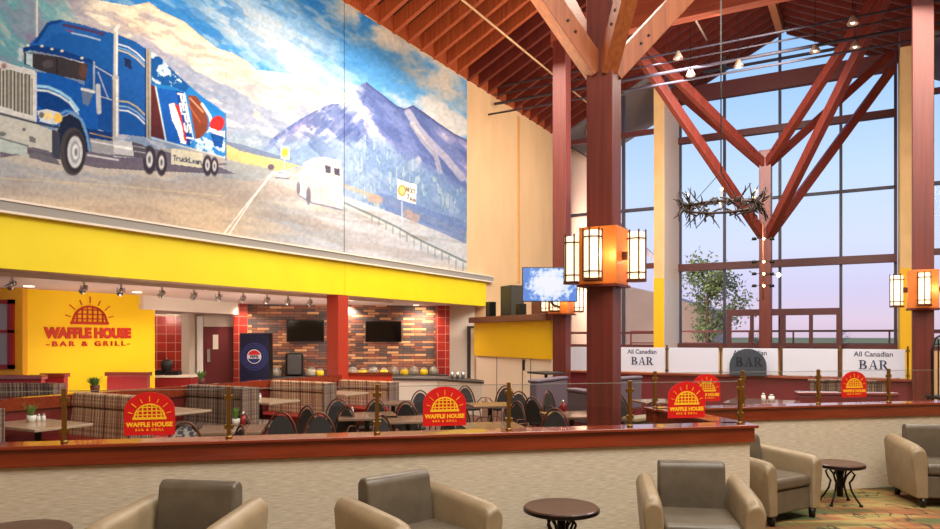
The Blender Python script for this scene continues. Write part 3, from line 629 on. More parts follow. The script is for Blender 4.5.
    # front wheel
    ell(73, 151.5, 13, 24, (70,66,72)); ell(75, 151.5, 10.5, 21, (52,50,58)); ell(75, 152, 7.6, 16, (200,204,208)); ell(75, 152, 5, 11.5, (150,156,166)); ell(75.5, 152, 3.2, 7.5, (222,224,228)); ell(76, 152, 1.6, 4, (120,124,134))
    # mirror and arms, stacks
    poly([(81,87),(93,90),(93,95),(88,106),(83,104)], (96,116,150)); stroke([(82,89),(94,92)], 3, (214,218,222)); stroke([(98,86),(99,112)], 5, (182,188,196)); stroke([(94,62),(94,90)], 1.8, (170,176,186)); stroke([(95,66),(112,76)], 1.2, (196,200,206)); stroke([(98,72),(108,98)], 1.1, (196,200,206)); stroke([(99,96),(112,100)], 1.1, (196,200,206))
    stroke([(116,32),(115.5,78)], 4.6, (176,180,184)); stroke([(117,32),(116.6,78)], 1.4, (236,236,236)); stroke([(118.5,26),(115.5,30)], 4.2, (206,208,208)); stroke([(115.5,78),(115.5,138)], 7, (168,172,178)); stroke([(117,80),(117,136)], 2, (232,232,234)); stroke([(112.4,80),(112.4,136)], 1.2, (80,84,96))
    stroke([(36.5,-6),(36.8,36)], 2.6, (176,178,178)); stroke([(37.2,-6),(37.4,36)], .9, (226,226,226))
    poly([(19,48),(23,48),(22,62),(18,60)], (178,196,206))
    # overall brush texture and a light wash
    col[:] = col*(1+(fbm(px*1.0, py*1.0, 2.6, 2)[..., None]-.5)*.16)
    seam = np.abs(UU-12.06) < .012; col[seam] = col[seam]*.6
    return col
def make_mural():
    u0, u1, z0, z1 = 3.6, 17.45, 3.665, 9.12
    NU, NZ = 1000, 420
    U = np.linspace(u0, u1, NU); Z = np.linspace(z0, z1, NZ)
    UU, ZZ = np.meshgrid(U, Z, indexing='ij')
    w = MW + .03
    X = UU*HS + w*HC; Y = UU*HC - w*HS
    px = CX + F_PX*X/Y; py = HY - F_PX*(ZZ-EYE)/Y      # the painting is laid out with the drawing grid of its own plane
    col = paint(px, py, UU)
    c = np.clip(col/255, 0, 1); cl_ = np.where(c <= .04045, c/12.92, ((c+.055)/1.055)**2.4)
    verts = np.stack([np.zeros_like(UU)+w, UU, ZZ], -1).reshape(-1, 3)
    idx = np.arange(NU*NZ).reshape(NU, NZ); q = np.stack([idx[:-1,:-1], idx[1:,:-1], idx[1:,1:], idx[:-1,1:]], -1).reshape(-1, 4)
    # closed board: add a back
    me = bpy.data.meshes.new('mural_canvas'); nv, nf = len(verts), len(q)
    me.vertices.add(nv); me.vertices.foreach_set('co', verts.ravel()); me.loops.add(nf*4); me.loops.foreach_set('vertex_index', q.ravel().astype(np.int32))
    me.polygons.add(nf); me.polygons.foreach_set('loop_start', np.arange(nf, dtype=np.int32)*4); me.update(calc_edges=True)
    ca = me.color_attributes.new('paint', 'FLOAT_COLOR', 'POINT'); ca.data.foreach_set('color', np.concatenate([cl_.reshape(-1, 3), np.ones((nv, 1))], 1).ravel().astype(np.float32))
    m = mat('painted_mural', (128,128,128), .85, spec=.1); a = N(m, 'ShaderNodeVertexColor'); a.layer_name = 'paint'; L(m, a.outputs[0], m.node_tree.nodes['Principled BSDF'].inputs['Base Color'])
    root = thing('mural', 'huge painted mural of a blue truck, mountain road and snowy peaks on the upper wall', 'mural', (0,0,0), ROT_H)
    link('canvas', me, m, root)
    MB().box(MW+.004, MW+.026, u0, u1, z0, z1).build('backing_board', M['white'], root)
make_mural()
# ================================================================= timber columns with their struts
def hv(u, w, z): return Vector((w, u, z))      # local vector in a hall-aligned thing
def column(name, label, u, w, a, ztop, struts, mstrut, mpost=None, base=None):
    root = thing(name, label, 'column', hall(u, w, 0), ROT_H)
    MB().box(-a/2, a/2, -a/2, a/2, 0, ztop).build('post', mpost or M['beam'], root, bevel=.012)
    if base: MB().box(-a/2-.02, a/2+.02, -a/2-.02, a/2+.02, 0, .22).build('base_shoe', M['iron'], root, bevel=.01)
    for z0, (du, dw, z1), wd, ht, m in struts:
        n = Vector((dw, du, 0)).normalized(); side = Vector((n.y, -n.x, 0))
        mb = MB(); p = Vector((0,0,z0))+n*(a*.30); q = Vector((dw,du,z1)); mb.beam(p, q, wd, ht)
        s = mb.build('strut', M[m], root, bevel=.01)
        # bolts through the strut near the post
        d = (q-p).normalized(); c = p+d*.55
        for k in (0, .16):
            bm = MB(); cc = c+d*k; bm.tube([cc-side*(wd/2+.015), cc+side*(wd/2+.015)], .018, 8); bm.build('bolt', M['iron'], root, smooth=False)
    return root
C1 = (8.67, -2.95); C2 = (15.5, -6.3); C3p = (15.9, .86); C4 = (23.2, RIDGE-.05)
column('timber_column', 'big red-brown timber column rising behind the front half wall, lanterns on all sides', *C1, .345, roof_z(C1[1])-.35,
       [(5.2, (-4.0,-3.3,10.9), .2, .26, 'strut'), (5.2, (4.0,-3.3,10.7), .2, .26, 'strut'), (5.2, (-4.0,3.5,11.0), .2, .26, 'strut'), (5.2, (4.1,3.6,10.9), .2, .26, 'strut'),
        (7.2, (-4.0,-3.3,12.0-1.2), .2, .26, 'strut'), (7.2, (4.0,3.6,12.0-1.2), .2, .26, 'strut')], M['strut'])
column('timber_column', 'slimmer red-brown timber column behind the wall television', *C2, .33, 8.75, [], None)
column('timber_column', 'red-brown timber column with lanterns right of the big window', *C3p, .345, 8.75, [], None)
e1 = (2.0, 3.5, 10.45); 
column('timber_column', 'far forked timber column standing in front of the big window', *C4, .34, 7.5,
       [(7.1, (1.9,3.35,10.5), .2, .24, 'beam'), (4.9, (1.9,3.35,10.0), .2, .24, 'beam'), (7.1, (1.9,-3.2,10.5), .2, .24, 'beam'),
        (7.1, (-4.1,3.5,10.7), .2, .24, 'beam'), (4.9, (-4.1,3.5,10.6), .2, .26, 'beam'), (7.1, (-4.1,-3.4,10.7), .2, .24, 'beam'), (4.9, (-4.1,-3.4,10.65), .2, .26, 'beam')], 'beam')
# cross beam on the pair of side columns
struct(hbox('beam_cross', 15.55, 15.85, -6.6, 1.1, 8.73, 9.35, noisy('orange_timber', (150,70,44), (124,52,34), 2, (.5,5,5), .5)))
# service pipes under the roof, along the hall and across it
def pipe(name, p, q, r, m, label, cat='pipe', group=None):
    o = MB().tube([p, q], r, 8).build(name, m, smooth=True); return tag(o, label, cat, group)
pipe('sprinkler_pipe', hall(4,-8.2,9.62), hall(24,-8.2,9.62), .028, M['beige'], 'thin pale pipe running down the hall under the left rafters', 'pipe')
pipe('conduit', hall(19.5,-4.4,11.0), hall(22.6,-4.4,11.0), .03, M['white'], 'short white tube under the rafters left of the ridge', 'pipe')
pipe('conduit', hall(15.8,-.9,10.9), hall(19.0,-.9,10.9), .03, M['white'], 'short white tube under the rafters right of the ridge', 'pipe')
for k, (u, z, r, la) in enumerate(((19.0, 9.38, .03, 'highest of four thin dark rods crossing the hall'), (19.0, 9.15, .022, 'second highest of four thin dark rods crossing the hall'),
                               (19.0, 8.88, .045, 'thickest of four dark rods crossing the hall, lamps below it'), (18.6, 8.45, .03, 'lowest of four thin dark rods crossing the hall'))):
    pipe('tie_rod', hall(u,-9.9,z), hall(u,2.2,z), r, M['mullion'], la, 'rod')
# bell lamps hung from the roof
def bell(u, w, z, label, zt):
    t = thing('bell_lamp', label, 'lamp', hall(u, w, z), ROT_H, 'bell lamps under the roof')
    MB().lathe([(.0,.12),(.04,.115),(.07,.05),(.115,-.04),(.12,-.07),(.11,-.07),(.06,.04),(.0,.09)], seg=16).build('shade', mat('smoked_glass_shade', (150,130,120), .25), t, smooth=True)
    MB().tube([(0,0,.15),(0,0,zt-z)], .008, 5).build('cord', M['iron'], t); MB().sphere((0,0,-.03), .045).build('lamp_bulb', M['disc'], t, smooth=True)
def wz(px, py, u):      # where a sight line meets the cross plane u
    t = (px-CX)/F_PX; D = u/(t*HS+HC); return (t*HC-HS)*D, EYE+(HY-py)*D/F_PX
for px, py, u, la in ((738.6,64,18.9,'bell lamp hanging just left of the ridge line'), (815,49,18.9,'bell lamp hanging against the glass right of the ridge line'),
                   (690.6,73,18.9,'bell lamp lower of the two beside the far left struts'), (678,56,17.5,'bell lamp upper of the two beside the far left struts'),
                   (852.7,21,17.5,'bell lamp up by the crossing struts, the higher one'), (855,45,18.9,'bell lamp up by the crossing struts, the lower one')):
    w, z = wz(px, py, u); bell(u, w, z, la, roof_z(w)+.1)

# ================================================================= lanterns
def lantern_proto():
    t = thing('wall_lantern', 'x', 'lantern', (0,0,0), 0, 'lit lanterns on the timber columns')
    R, H = .104, .56
    MB().lathe([(R,-H/2),(R,H/2)], seg=20).build('lamp_shade', M['lampshade'], t, smooth=True)
    f = MB()
    for a in (-150, -90, -30, 30, 150): x, y = math.cos(math.radians(a))*(R+.012), math.sin(math.radians(a))*(R+.012); f.box(x-.008, x+.008, y-.008, y+.008, -H/2-.05, H/2+.03)
    f.build('frame', M['bronze'], t)
    for z in (-H/2+.06, H/2-.08): MB().lathe([(R+.006,z-.008),(R+.02,z-.008),(R+.02,z+.008),(R+.006,z+.008),(R+.006,z-.008)], seg=20).build('band', M['bronze'], t)
    MB().lathe([(.001,-H/2-.05),(R+.02,-H/2-.05),(R+.02,-H/2-.02),(.001,-H/2-.02)], seg=20).build('base_plate', M['bronze'], t)
    MB().box(-.03,.03,R-.005,R+.075,-.05,.05).build('bracket', M['bronze'], t)
    return t
lp = lantern_proto(); first = [lp]
def lantern(u, w, z, face, label):
    off = .245+.175; du, dw, rz = {'front': (-off,0,0), 'back': (off,0,PI), 'left': (0,-off,-PI/2), 'right': (0,off,PI/2)}[face]
    loc = hall(u+du, w+dw, z)
    if first: o = first.pop(); put(o, loc, ROT_H+rz); o['label'] = label
    else: o = dup(lp, loc, ROT_H+rz, label)
    d = bpy.data.lights.new('lantern_glow', 'POINT'); d.energy = 5; d.color = (1,.68,.38); d.shadow_soft_size = .05
    lo = bpy.data.objects.new('lantern_glow', d); C.objects.link(lo); du2, dw2 = {'front': (-.02,.2), 'back': (.02,.2), 'left': (.2,-.02), 'right': (.2,.02)}[face]
    lo.location = hall(u+du*.86+du2*.9, w+dw*.86+dw2*.9, z)
for (u, w), z, nm, faces, lab in ((C1, 2.86, 'big front column', ('front','left','right','back'), ('camera-facing side','television side','window side','far side')),
                               (C3p, 2.74, 'column right of the big window', ('front','left','right'), ('camera-facing side','left side','right side')), (C2, 2.74, 'slimmer column behind the television', ('front','left','right'), ('camera-facing side','kiosk side','window side'))):
    b = thing('lantern_mount', f'square orange-lit wooden box wrapped round the {nm}', 'column box', hall(u,w,z), ROT_H)
    MB().box(-.245,.245,-.245,.245,-.36,.36).build('box', mat('honey_timber', (200,108,34), .5), b, bevel=.008)
    MB().box(-.265,.265,-.265,.265,-.39,-.36).build('lower_rim', M['beam'], b)
    for f, l in zip(faces, lab): lantern(u, w, z, f, f'lit frosted lantern on the {l} of the {nm}')

# ================================================================= red arched signs
def emblem(R, zc, yc, name, m, parent, th=.004, rays=7, bars=(6,3)):
    mb = MB()
    mb.prism([(R*math.cos(a), R*math.sin(a)) for a in [PI*i/24 for i in range(25)]]+[(R*.9*math.cos(a), R*.9*math.sin(a)) for a in [PI-PI*i/24 for i in range(25)]], yc-th, yc, lambda x, y, t: (x, t, zc+y))
    mb.box(-R*1.06, R*1.06, yc-th, yc, zc-R*.07, zc+R*.09)
    nx, nz = bars
    for i in range(1, nx+1):
        x = -R+2*R*i/(nx+1); h = math.sqrt(R*R-x*x)*.94; mb.box(x-R*.035, x+R*.035, yc-th, yc, zc, zc+h)
    for j in range(1, nz+1):
        z = R*j/(nz+1); h = math.sqrt(R*R-z*z)*.94; mb.box(-h, h, yc-th, yc, zc+z-R*.035, zc+z+R*.035)
    for i in range(rays):
        a = PI*(i+.75)/(rays+.5); ln = .30 if i % 2 else .22; d = Vector((math.cos(a),0,math.sin(a))); c = Vector((0,yc-th/2,zc))
        mb.beam(c+d*R*1.12, c+d*R*(1.12+ln*1.3), R*.045, th)
    return mb.build(name, m, parent)
def arch_sign(r, n, z, label, rot=ROT_R, loc=None, s=1.0):
    t = thing('arched_sign', label, 'sign', loc or rest(r, n, z), rot, 'red arched signs on the glass')
    W, H = .188*s, .165*s
    pts = [(-W,-H),(W,-H)]+[(W*math.cos(a), H*.0+ .0 + (H*.15) + (H*.85+ .0)*math.sin(a)*1.05) for a in [PI*i/20 for i in range(21)]]
    MB().prism(pts, -.004, .004, lambda x, y, t_: (x, t_, y)).build('panel', M['signred'], t)
    emblem(.118*s, -.035*s, -.0042, 'emblem', M['signgold'], t)
    text('lettering', 'WAFFLE HOUSE', .047*s, M['signgold'], t, (0,-.0055,-.098*s), offset=.0022*s, ext=.0015, space=1.02)
    text('lettering', 'BAR & GRILL', .026*s, M['signgold'], t, (0,-.0055,-.132*s), offset=.0004, ext=.0015, space=1.5)
    return t

# ================================================================= glass screens on the half walls
def post(loc, rz, h, label, group):
    t = thing('glass_post', label, 'post', loc, rz, group)
    MB().box(-.016,.016,-.016,.016,0,h).build('stem', M['brass'], t, bevel=.004)
    MB().lathe([(.001,0),(.028,0),(.028,.015),(.018,.02),(.001,.02)], seg=14).build('foot', M['brass'], t, smooth=True)
    for z in (.09, h-.09): MB().box(-.036,.036,-.012,.012,z-.018,z+.018).build('clamp', M['brass'], t, bevel=.004)
M['edge'] = mat('glass_edge', (120,126,118), .2)
def glass_panel(p, q, z0, z1, label, group, m=None, off=.0):
    p, q = Vector(p), Vector(q); an = math.atan2(q.y-p.y, q.x-p.x); Ln = (q-p).length
    o = MB().box(.03, Ln-.03, -.005, .005, 0, z1-z0).build('glass_screen', m or M['glass']); o.location = (p.x, p.y, z0); o.rotation_euler = (0,0,an)
    MB().box(.03, Ln-.03, -.0055, .0055, z1-z0-.004, z1-z0+.001).build('polished_edge', M['edge'], o)
    return tag(o, label, 'glass panel', group)
NF = 6.0
def r_at(px, n): t_ = (px-CX)/F_PX; D_ = n/(RC-t_*RS); return D_*(t_*RC+RS), D_
fr = [-4.3,-3.12]+[r_at(p_, NF)[0] for p_ in (64.3,228.8,377,508.7,629.8,740)]
words = ['outermost to the left','next to the large left table','by the sign near the left table','between the first two arched signs','left of the middle arched sign','between middle sign and big column','right of the big column','at the open corner of the wall']
for i, r in enumerate(fr): post(rest(r, NF, 1.03), ROT_R, .42, f'slim brass post on the front half wall, {words[i]}', 'brass posts on the front half wall')
pw = ['at the far left','at the far left table','holding the left arched sign','over the potted plant table','holding the middle arched sign','left of the big column','holding the right arched sign']
for i in range(7): glass_panel(rest(fr[i],NF), rest(fr[i+1],NF), 1.05, 1.43, f'clear glass panel on the front half wall {pw[i]}', 'clear glass panels on the front half wall')
NR = 7.53
rr = [3.85,4.72,5.72,6.52,7.45,8.4]
wr = ['at the hidden inner corner','above the corner armchair','left of the small arched sign','right of the small arched sign','past the lantern column','furthest right']
rr = []
for px in (655,743,818.3,888.6,965,1045): t_ = (px-CX)/F_PX; D_ = NR/(RC-t_*RS); rr.append(D_*(t_*RC+RS))
for i, r in enumerate(rr): post(rest(r, NR, 1.03), ROT_R, .42, f'slim brass post on the right half wall, {wr[i]}', 'brass posts on the right half wall')
for i in range(5): glass_panel(rest(rr[i],NR), rest(rr[i+1],NR), 1.05, 1.43, f'clear glass panel on the right half wall {["behind the right arched sign","above the round side table","holding the small arched sign","under the lantern column","furthest right"][i]}', 'clear glass panels on the right half wall')
def r_at(px, n): t_ = (px-CX)/F_PX; D_ = n/(RC-t_*RS); return D_*(t_*RC+RS), D_
def sign_at(px, py, n, label, s=1.0, back=False):
    r, D = r_at(px, n); return arch_sign(r, n, EYE-(py-HY)*D/F_PX, label, s=s)
sign_at(149.7, 414, NF-.012, 'red arched sign with yellow sun emblem, largest, in front of the striped left booth')
sign_at(444.7, 406.5, NF-.012, 'red arched sign with yellow sun emblem in front of the black round-back chairs')
sign_at(686.5, 400, NF-.012, 'red arched sign with yellow sun emblem just right of the big column')
sign_at(854, 384.5, NR-.012, 'small red arched sign below the lettered white panel on the right half wall', s=.94)
sign_at(706.5, 388, NR-.012, 'red arched sign half hidden behind the one right of the big column', s=.94)

# ================================================================= white lettered panels on the bar partition
BU = 16.05
ws = []
for px in (567,617,666,720,780,840,908): t_ = (px-CX)/F_PX; ws.append(BU*(t_*HC-HS)/(t_*HS+HC))
bw = struct(hbox('wall_bar_partition', BU+.02, BU+.14, -6.3, ws[-1]+.1, 0, .98, M['maroon']))
hbox('cap_board', BU-.04, BU+.2, -6.3, ws[-1]+.14, .98, 1.02, M['capdark'], bw)
frost = mat('frosted_white_glass', (236,240,252), .35)
tl_ = N(frost, 'ShaderNodeBsdfTranslucent'); tl_.inputs[0].default_value = (.86,.88,.98,1); ms_ = N(frost, 'ShaderNodeMixShader'); ms_.inputs[0].default_value = .4
L(frost, frost.node_tree.nodes['Principled BSDF'].outputs[0], ms_.inputs[1]); L(frost, tl_.outputs[0], ms_.inputs[2]); L(frost, ms_.outputs[0], frost.node_tree.nodes['Material Output'].inputs[0])
navy = mat('navy_lettering', (40,48,78), .5)
def serif(ch):
    S = []
    def rect(x0, x1, y0, y1): S.append([(x0,y0),(x1,y0),(x1,y1),(x0,y1)])
    def bowl(x, yb, yt, r, t):
        cy = (yb+yt)/2; ry = (yt-yb)/2
        n = 10; o = [(x+r*math.sin(PI*i/n), cy-ry*math.cos(PI*i/n)) for i in range(n+1)]; ii = [(x+(r-t)*math.sin(PI*i/n), cy-(ry-.07)*math.cos(PI*i/n)) for i in range(n+1)]
        for i in range(n): S.append([o[i], o[i+1], ii[i+1], ii[i]])
    if ch == 'B': rect(.12,.3,0,1); rect(0,.4,0,.06); rect(0,.4,.94,1); bowl(.38,.5,1,.34,.18); bowl(.4,0,.54,.42,.19); rect(.3,.42,.47,.54)
    if ch == 'A': S.append([(.08,0),(.15,0),(.47,1),(.41,1)]); S.append([(.62,0),(.82,0),(.53,1),(.41,1)]); rect(.2,.66,.3,.36); rect(0,.25,0,.06); rect(.54,.92,0,.06)
    if ch == 'R': rect(.12,.3,0,1); rect(0,.4,0,.06); rect(0,.4,.94,1); bowl(.38,.46,1,.36,.18); S.append([(.36,.5),(.56,.5),(.86,.06),(.66,.0)]); rect(.66,.96,0,.06)
    return S
def bar_word(parent, x, z, h, y, m):
    cx = x-1.42*h
    for ch in 'BAR':
        mb = MB()
        for k, p in enumerate(serif(ch)): mb.prism([(cx+a*h, z+b*h) for a, b in p], y-.003-.0004*k, y, lambda x_, y_, t_: (x_, t_, y_))
        cx += .97*h; mb.build('letter', m, parent)
names = ['left end, half hidden by the big column','left lettered one beside the big column','plain one right of the left lettered panel','one with the dark round dome in front','plain one right of the dark dome','right lettered one beside the lantern column']
for i in range(6):
    wa, wb = ws[i]+.045, ws[i+1]-.045; wc = (wa+wb)/2; t = thing('bar_screen', f'white frosted panel on the bar partition, {names[i]}', 'panel', hall(BU+.08, wc, 1.0), ROT_H, 'white panels on the bar partition')
    h = (wb-wa)/2
    MB().box(-h, h, -.006, .006, .04, .6).build('sheet', frost, t)
    if i in (1, 3, 5):
        text('lettering', 'All Canadian', .14, navy, t, (0,-.0075,.455), ext=.001, offset=.002, xs=.95); bar_word(t, 0, .2, .18, -.0062, navy)
for i, w in enumerate(ws):
    post(hall(BU+.08, w, 1.0), ROT_H, .66, f'dark brass post of the bar partition, {["by the television column","hidden behind the big column","left of the plain panel","left of the dome panel","right of the dome panel","left of the right lettered panel","beside the lantern column"][i]}', 'posts of the bar partition')
t = thing('round_board', 'dark grey half-round board standing before the bar partition', 'board', hall(BU-.08, (ws[3]+ws[4])/2-.02, 1.02), ROT_H)
pts = [(-.37,0),(.37,0)]+[(.37*math.cos(a), .2+.37*math.sin(a)) for a in [PI*i/20 for i in range(21)]]
MB().prism(pts, -.02, .02, lambda x, y, t_: (x, t_, y)).build('board', mat('slate_board', (62,70,80), .35), t); bar_word(t, .02, .2, .19, -.0205, mat('ink_grey', (22,26,36), .5))
# ================================================================= lobby furniture
def armchair(label, loc, fx, fy, group='taupe leather armchairs', sc=1.0):
    rz = math.atan2(fy, fx)+PI/2           # local -y faces (fx, fy)
    t = thing('armchair', label, 'armchair', loc, rz, group)
    t.scale = (.92,1,.95) if 'open corner' in label else (.88,1,1) if 'facing us' in label else (.96,1,1)
    # base frame under the seat
    MB().box(-.33,.33,-.335,.34,.10,.34).build('seat_base', M['leatherdark'], t, bevel=.02)
    MB().box(-.325,.325,-.355,.24,.345,.47).build('seat_cushion', M['leatherdark'], t, bevel=.045, seg=4)
    # raked back with a rounded top
    p = [(.20,.34),(.18,.42),(.235,.80),(.27,.835),(.335,.83),(.37,.79),(.36,.12),(.20,.12)]
    MB().prism(p, -.30, .30, lambda y, z, x: (x, y, z)).build('backrest', M['leatherdark'], t, bevel=.03, seg=3)
    for s in (-1, 1):     # flared arm, rounded over the top and front
        mb = MB(); secs = []
        for y, top, out in ((.385,.71,.0),(.30,.71,.0),(.0,.69,.0),(-.26,.67,0),(-.335,.655,0),(-.375,.62,0)):
            fr_ = 1.0 if y > -.4 else .9
            xi, xo = .315, .44; prof = [(xi,.10),(xi+.01,top-.09),(xi+.025,top-.035),(xi+.065,top-.004),(xi+.115,top),(xo+.035,top-.03),(xo+.055,top-.08),(xo+.03,.35),(xo,.10)]
            secs.append([(s*x, y, z) for x, z in prof])
        n = len(secs[0]); v = [q for sc_ in secs for q in sc_]; f = []
        for i in range(len(secs)-1):
            for k in range(n): l = (k+1) % n; f.append((i*n+k, i*n+l, (i+1)*n+l, (i+1)*n+k))
        f += [tuple(range(n)), tuple((len(secs)-1)*n+k for k in range(n))]
        mb.add(v, f); mb.build('armrest', M['leather'], t, bevel=.02, seg=3)
    for x in (-.36, .36):
        for y in (-.33, .32): MB().lathe([(.001,0),(.03,0),(.04,.105),(.001,.105)], (x,y,0), 12).build('foot', M['black'], t, smooth=True)
    return t
armchair('taupe leather armchair between the two left side tables, leftmost of all', (-1.95,4.72,0), -.14, -.99)
armchair('taupe leather armchair turned towards the round table, against the front half wall', (-.36,5.04,0), .66, -.75)
armchair('taupe leather armchair facing us against the right end of the front half wall', (1.765,5.52,0), -.16, -.99)
armchair('taupe leather armchair tucked behind the open corner of the half wall', (3.05,7.36,0), .53, -.85)
armchair('taupe leather armchair at the right edge beyond the far round table', (5.30,7.93,0), -.17, -.985)
def side_table(label, loc, R=.29, H=.48):
    t = thing('side_table', label, 'table', loc, .3, 'round iron side tables')
    MB().lathe([(.001,H-.045),(R-.012,H-.045),(R,H-.035),(R,H-.008),(R-.01,H),(.001,H)], seg=40).build('tabletop', M['tabletop'], t, smooth=False)
    MB().lathe([(R+.001,H-.038),(R+.005,H-.038),(R+.005,H-.012),(R+.001,H-.012)], seg=40).build('rim_band', M['iron'], t)
    MB().tube([(0,0,.08),(0,0,H-.04)], .035, 12).build('stem', M['iron'], t, smooth=True)
    MB().lathe([(.001,H-.075),(.09,H-.075),(.09,H-.045),(.001,H-.045)], seg=20).build('collar', M['iron'], t)
    for k in range(4):
        a = PI/2*k+.4; c, s = math.cos(a), math.sin(a)
        pr = [(.03,.20),(.07,.34),(.12,.40),(.155,.36),(.13,.30),(.10,.26),(.12,.17),(.17,.08),(.215,.02)]
        MB().tube([(r*c, r*s, z*H/.48) for r, z in pr], .011, 8).build('leg', M['iron'], t, smooth=True)
        MB().lathe([(.001,0),(.022,0),(.018,.022),(.001,.022)], (.22*c,.22*s,0), 10).build('foot', M['iron'], t)
    return t
side_table('round dark wood side table cut by the left edge, left of the first armchair', (-3.02,4.70,0), .33, .555)
side_table('round dark wood side table between the turned armchair and the front facing one', (.735,5.70,0), .30, .485)
side_table('round dark wood side table on curved iron legs between the two right armchairs', at(840, 7.85, 0), .25, .45)

# ================================================================= booths along the divider
dv = struct(hbox('wall_divider', 3.0, 11.75, -9.97, -9.87, 0, .98, mat('deep_red_paint', (116,24,26), .5)))
hbox('cap_board', 3.0, 11.8, -10.02, -9.82, .87, 1.03, M['cap'], dv)
def bench(label, u, w0, w1, m, double=True, h=1.06, cat='booth bench'):
    wc = (w0+w1)/2; hw = (w1-w0)/2; t = thing('booth_bench', label, cat, hall(u, wc, 0), ROT_H, 'striped booth benches')
    MB().box(-hw, hw, -.62 if double else -.62, .62 if double else .1, 0, .12).build('plinth', M['black'], t)
    for s in ((-1, 1) if double else (-1,)):
        a, b = sorted((s*.06, s*.6)); MB().box(-hw, hw, a, b, .12, .36).build('seat_base', M['maroon'], t); MB().box(-hw, hw, a, b+0, .365, .48).build('seat_cushion', M['redpaint'] if m == 'plaid' else M['plaiddark'], t, bevel=.03)
        p = [(s*.0,.46),(s*.17,.46),(s*.10,.86),(s*.02,.86)]; MB().prism(p, -hw+.01, hw-.01, lambda y, z, x: (x, y, z)).build('backrest', M[m], t, bevel=.02)
        q = [(s*.0,.87),(s*.11,.87),(s*.12,.93),(s*.09,h),(s*.0,h)]; MB().prism(q, -hw+.01, hw-.01, lambda y, z, x: (x, y, z)).build('headroll', M[m], t, bevel=.02)
    MB().box(hw-.02, hw, -.18, .18, .12, h-.01).build('end_panel', M['plaiddark'], t, bevel=.01)
    return t
bench('striped booth bench cut off by the left edge of the glass', 4.15, -9.8, -8.42, 'plaiddark')
bench('tan striped booth bench behind the largest arched sign', 6.02, -9.8, -8.42, 'plaid')
bench('dark striped booth bench left of the post with the potted plant', 7.93, -9.8, -8.42, 'plaiddark')
bench('tan striped booth bench in front of the divider left of the red square pillar', 9.8, -9.8, -8.42, 'plaid').scale = (1,1,.97)
bench('tan striped booth bench at the far end, right of the red square pillar', 11.75, -9.8, -8.42, 'plaid').scale = (1,1,.88)
def booth_table(label, u, w, L_=1.15, Wd=.72, m='laminate'):
    t = thing('booth_table', label, 'table', hall(u, w, 0), ROT_H, 'pale laminate booth tables')
    MB().box(-L_/2, L_/2, -Wd/2, Wd/2, .72, .755).build('tabletop', M[m], t, bevel=.006)
    MB().tube([(0,0,.03),(0,0,.72)], .04, 10).build('pedestal', M['iron'], t); MB().box(-.3,.3,-.25,.25,.012,.04).build('foot_plate', M['iron'], t, bevel=.01)
    return t
booth_table('pale booth table at the far left with a plant on it', 5.08, -9.12)
booth_table('pale booth table between the tan and the dark striped benches', 6.98, -9.18)
booth_table('pale booth table left of the tan striped bench by the pillar', 8.87, -9.18)
booth_table('pale booth table at the far end in front of the red square pillar', 10.8, -9.18)

# ================================================================= cafe tables and chairs
def cafe_chair(label, loc, rz, m='seatpad'):
    t = thing('cafe_chair', label, 'chair', loc, rz, 'round-back cafe chairs')
    MB().lathe([(.001,.43),(.19,.43),(.21,.45),(.205,.48),(.001,.49)], seg=18).build('seat', M[m], t, smooth=True)
    arc = [(.21*math.cos(a), .16+.05*math.sin(a), .45+.43*math.sin(a)) for a in [PI*i/14 for i in range(15)]]
    MB().tube(arc, .014, 6).build('outer_hoop', M['bronze'], t, smooth=True)
    arc = [(.175*math.cos(a), .17+.04*math.sin(a), .47+.37*math.sin(a)) for a in [PI*i/14 for i in range(15)]]
    mb = MB(); n = 14; v = []
    for off in (-.012, .012):
        v += [(x, y+off, z) for x, y, z in arc]
    f = [tuple(range(15)), tuple(range(29, 14, -1))]+[(i, i+1, 16+i, 15+i) for i in range(14)]+[(14, 0, 15, 29)]
    mb.add(v, f).build('back_pad', M[m], t, bevel=.006)
    MB().tube([(-.18,.17,.48),(-.29,.08,.64),(-.31,-.06,.66),(-.26,-.14,.47)], .010, 6).build('arm', M['bronze'], t, smooth=True)
    MB().tube([(.18,.17,.48),(.29,.08,.64),(.31,-.06,.66),(.26,-.14,.47)], .010, 6).build('arm', M['bronze'], t, smooth=True)
    for x, y in ((-.14,-.13),(.14,-.13),(-.14,.14),(.14,.14)): MB().tube([(x,y,.44),(x*1.35,y*1.4,.012)], .011, 6).build('leg', M['bronze'], t, smooth=True)
    return t
proto = [None, None]
def chair(px, ytop, rz, label, pl=False):      # bearing in the photo and the height of its back give its place
    D = D_of(ytop, .88); loc = at(px, D, .012); k = 1 if pl else 0
    if proto[k] is None: proto[k] = cafe_chair(label, loc, rz, 'plaidchair' if pl else 'seatpad'); return
    dup(proto[k], loc, rz, label)
M['plaidchair'] = noisy('checked_chair_fabric', (60,62,72), (170,160,150), 22, (1,1,1), .8, lo=.45, hi=.55)
chair(187, 425, .5, 'checked fabric round-back chair rising just right of the largest arched sign', True)
chair(222, 428, -.9, 'black round-back chair cut by the wall cap beside the checked chair')
chair(254, 411, 2.6, 'black round-back chair at the right end of the dark striped bench')
chair(280, 415, .2, 'black round-back chair, leftmost of the four in front of the tan striped bench')
chair(296, 408, -.6, 'black round-back chair, second of four in front of the tan striped bench')
chair(321, 415.5, .3, 'black round-back chair, third of four in front of the tan striped bench')
chair(336, 408.5, -.6, 'black round-back chair, last of four in front of the tan striped bench')
chair(337, 400.5, .1, 'black round-back chair left at the far table below the red square pillar')
chair(372, 401, -.2, 'black round-back chair right at the far table below the red square pillar')
chair(394, 417, 1.0, 'black round-back chair just right of the brass post, left of the middle sign')
chair(412, 401, 2.8, 'black round-back chair against the white counter front')
chair(424, 392, .4, 'black round-back chair peeping up left of the middle arched sign')
